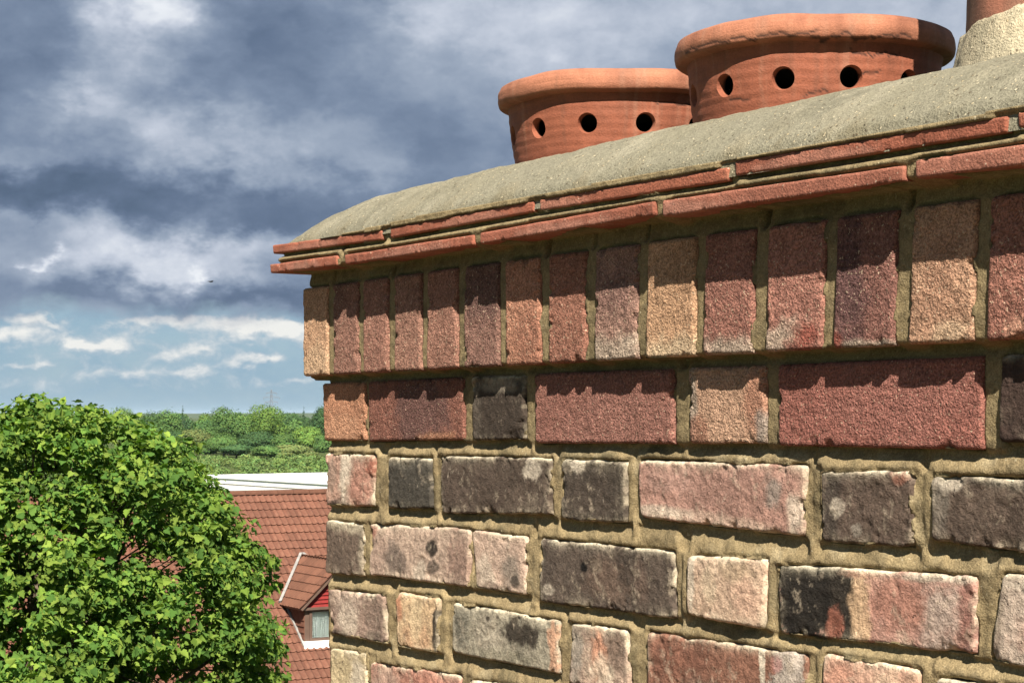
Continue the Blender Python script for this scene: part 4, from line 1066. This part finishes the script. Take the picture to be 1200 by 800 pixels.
# ---- near broadleaf tree
def near_tree():
    D = 25.0; cx, cz = (38-CX)/F*D, HC+(HY-775)/F*D; RX, RZ = 3.10, 3.35
    root = empty('broadleaf_tree', (cx, D, 0)); tag(root, 'large leafy bright green tree in front of the red tiled roof', 'tree')
    mb = MB(); mb.tube([(0, 0, 0), (.05, .05, 2.5), (-.05, 0, 5), (.05, .02, cz-.5), (0, 0, cz+1.6)], [.30, .25, .21, .15, .05], 12); mb.build('trunk', M_BARK, root, True)
    rg = np.random.default_rng(4)
    nL = 150; ga = np.pi*(3-5**.5); kk = np.arange(nL); ct = 1-2*(kk+.5)/nL; st = np.sqrt(1-ct**2); ph = kk*ga
    dirs = np.stack([st*np.cos(ph), st*np.sin(ph), ct], 1)+rg.normal(size=(nL, 3))*.10
    Bc = dirs*(.74+.14*rg.random(nL))[:, None]*np.array([RX, RX, RZ]); Br = .55+.35*rg.random(nL)
    Cc = []
    for bc, br in zip(Bc, Br):                # clumps over the outer and upper side of every bough
        o_ = bc/np.linalg.norm(bc)+np.array([0, 0, .35])
        for _ in range(9):
            d_ = rg.normal(size=3); d_ /= np.linalg.norm(d_)
            if d_@o_ < -.1: d_ = -d_
            Cc.append(bc+d_*br*(.55+.5*rg.random()))
    inner = rg.normal(size=(340, 3)); inner /= np.linalg.norm(inner, axis=1)[:, None]
    Cc = np.concatenate([np.array(Cc), inner*(.35+.3*rg.random(340))[:, None]*np.array([RX, RX, RZ])])
    edge_px = [(2, 474), (18, 470), (36, 466), (50, 462), (62, 461), (78, 470), (95, 481), (112, 488), (128, 494), (146, 497), (160, 492), (176, 491), (192, 500), (206, 512), (220, 520), (230, 535), (243, 548), (254, 560),
               (266, 572), (277, 588), (281, 606), (276, 622), (290, 632), (302, 645), (309, 660), (312, 676), (303, 692), (318, 713), (330, 714), (340, 715), (303, 728), (312, 744), (318, 758), (306, 770), (298, 786), (290, 800)]
    extra = []
    for k_ in range(3):                       # outline clumps, then three rows just inside it
        for (ex_p, ey_p) in edge_px:
            qx = 90+(ex_p-90)*(1-.065*k_)-11+rg.normal()*6; qy = 760+(ey_p-760)*(1-.075*k_)+13+rg.normal()*5
            yy_ = -.3-.45*k_+rg.normal()*.25; DD = D+yy_
            extra.append(((qx-CX)/F*DD-cx+rg.normal()*.05, yy_, HC+(HY-qy)/F*DD-cz+rg.normal()*.05))
    extra = np.array(extra)
    Cc = np.concatenate([Cc, extra]); 
    # hold the crown to its outline
    poly = [(-500, 478)]+edge_px+[(290, 1200), (-500, 1200)]
    def inside_poly(px, py):
        r_ = np.zeros(len(px), bool); j = len(poly)-1
        for i in range(len(poly)):
            xi, yi = poly[i]; xj, yj = poly[j]
            if yi != yj: r_ ^= ((yi > py) != (yj > py)) & (px < (xj-xi)*(py-yi)/(yj-yi)+xi)
            j = i
        return r_
    ixx = CX+(cx+Cc[:, 0])/(D+Cc[:, 1])*F; iyy = HY-(cz+Cc[:, 2]-HC)/(D+Cc[:, 1])*F
    off = rg.normal(size=(2, len(Cc)))*7; Cc = Cc[inside_poly(ixx-2+off[0]*1.3, iyy-3+off[1]*1.3)]
    # keep two ragged windows through the crown, right of centre
    keep = np.ones(len(Cc), bool)
    for wx, wy, wr in ((203, 660, 15), (188, 700, 11), (183, 795, 12), (300, 712, 12)):
        ixx = CX+(cx+Cc[:, 0])/(D+Cc[:, 1])*F; iyy = HY-(cz+Cc[:, 2]-HC)/(D+Cc[:, 1])*F
        keep &= ~((np.hypot(ixx-wx, iyy-wy) < wr+3))
    Cc = Cc[keep]
    mb = MB()
    for k in range(16):
        e_ = Cc[rg.integers(len(Cc))]*.8; z0 = cz-2.4+rg.random()*2.6
        m_ = np.array([e_[0]*.5, e_[1]*.5, z0+(cz+e_[2]-z0)*.55+.25])
        mb.tube([(0, 0, z0), tuple(m_), (e_[0], e_[1], cz+e_[2])], [.10, .055, .015], 7)
    for c_ in Cc[::6]:
        i_ = c_*.62+rg.normal(size=3)*.12; mb.tube([(i_[0], i_[1], cz+i_[2]), (c_[0]*.85, c_[1]*.85, cz+c_[2]*.85+.03), (c_[0], c_[1], cz+c_[2])], [.014, .010, .005], 5)
    mb.build('limbs', M_BARK, root, True)
    # leaves
    half = [(0, 0), (.30, -.06), (.46, .22), (.30, .34), (.40, .46), (.17, .70), (0, 1.0)]
    lv = [(x, y, .16*abs(x)) for x, y in half] + [(-x, y, .16*abs(x)) for x, y in half[1:-1]]
    LVt = np.array(lv); LVt[:, 1] -= .1
    LVt[:, 2] -= .22*LVt[:, 1]**2
    f1 = [0, 1, 2, 3, 4, 5, 6]; f2 = [0, 6, 11, 10, 9, 8, 7]
    per = 78; n = len(Cc)*per
    ci = np.repeat(np.arange(len(Cc)), per); cr = (.15+.16*rg.random(len(Cc)))[ci]
    d = rg.normal(size=(n, 3)); d /= np.linalg.norm(d, axis=1)[:, None]
    P = Cc[ci]+d*(cr*(rg.random(n)**.5))[:, None]*np.array([1.15, 1.15, .75])
    out = P/np.linalg.norm(P, axis=1)[:, None]
    nrm = out*.45+d*.45+np.array([0, 0, .45])+rg.normal(size=(n, 3))*.62; nrm /= np.linalg.norm(nrm, axis=1)[:, None]
    fwd = out*.6+np.array([0, 0, -.45])+rg.normal(size=(n, 3))*.6; fwd -= nrm*(fwd*nrm).sum(1)[:, None]; fwd /= np.linalg.norm(fwd, axis=1)[:, None]
    sd_ = np.cross(fwd, nrm); sz = (.042+.095*rg.random(n)**1.7)
    W = P+np.array([0, 0, cz])
    VA = W[:, None]+(sd_[:, None]*LVt[None, :, :1]+fwd[:, None]*LVt[None, :, 1:2]+nrm[:, None]*LVt[None, :, 2:3])*sz[:, None, None]
    tn = np.array([(.125, .200, .028), (.095, .176, .030), (.165, .235, .038), (.060, .130, .022)])
    clv = (.70+.55*rg.random(len(Cc)))[ci]
    cl = tn[rg.integers(0, 4, n)]*clv[:, None]*(.85+.3*rg.random(n))[:, None]
    # the three hundred leaves that show largest become parts of their own
    ixx = CX+(cx+W[:, 0])/(D+W[:, 1])*F; iyy = HY-(W[:, 2]-HC)/(D+W[:, 1])*F
    toc = np.stack([-(cx+W[:, 0]), -(D+W[:, 1]), HC-W[:, 2]], 1); toc /= np.linalg.norm(toc, axis=1)[:, None]
    face = np.abs((nrm*toc).sum(1)); rim = np.linalg.norm(P/np.array([RX, RX, RZ]), axis=1)
    score = face*sz*(rim > .80)*(P[:, 1] < -.2)*(ixx > 4)*(ixx < 335)*(iyy < 796)
    big = np.argsort(-score)[:300]
    mask = np.ones(n, bool); mask[big] = False
    V = VA[mask].reshape(-1, 3); m_ = mask.sum(); base = (np.arange(m_)*12)[:, None]
    Q = np.concatenate([base+np.array(f1)[None], base+np.array(f2)[None]])
    crown = ob('crown', mesh_np('crown', V, Q, np.repeat(cl[mask], 12, 0), False, M_LEAF), root); tag(crown, kind='stuff')
    mes = [mesh_np('leaf', LVt, np.array([f1, f2]), np.repeat(t_[None], 12, 0), False, M_LEAF) for t_ in tn]
    for k, i in enumerate(big):
        o = bpy.data.objects.new('leaf', mes[k % 4]); COL.objects.link(o); o.parent = crown
        a_, b_, c_, s_, w_ = sd_[i], fwd[i], nrm[i], sz[i], W[i]
        o.matrix_local = Matrix(((a_[0]*s_, b_[0]*s_, c_[0]*s_, w_[0]), (a_[1]*s_, b_[1]*s_, c_[1]*s_, w_[1]), (a_[2]*s_, b_[2]*s_, c_[2]*s_, w_[2]), (0, 0, 0, 1)))
near_tree()

# ---- air: thin summer haze over the whole place
mb = MB(); mb.box((-31000, -3100, -2), (31000, 31000, 60))
hz = bpy.data.meshes.new('haze'); hz.from_pydata(mb.v, [], mb.f)
m = bpy.data.materials.new('haze_air'); m.use_nodes = True; T = NT(m.node_tree); o_ = T.n('ShaderNodeOutputMaterial')
pv = T.n('ShaderNodeVolumePrincipled'); pv.inputs['Color'].default_value = (.62, .80, 1, 1); pv.inputs['Density'].default_value = 2.4e-5; pv.inputs['Anisotropy'].default_value = 0.0
T.t.links.new(pv.outputs[0], o_.inputs['Volume']); hz.materials.append(m)
tag(ob('haze', hz), 'thin bluish summer haze in the distance', 'haze', kind='stuff')
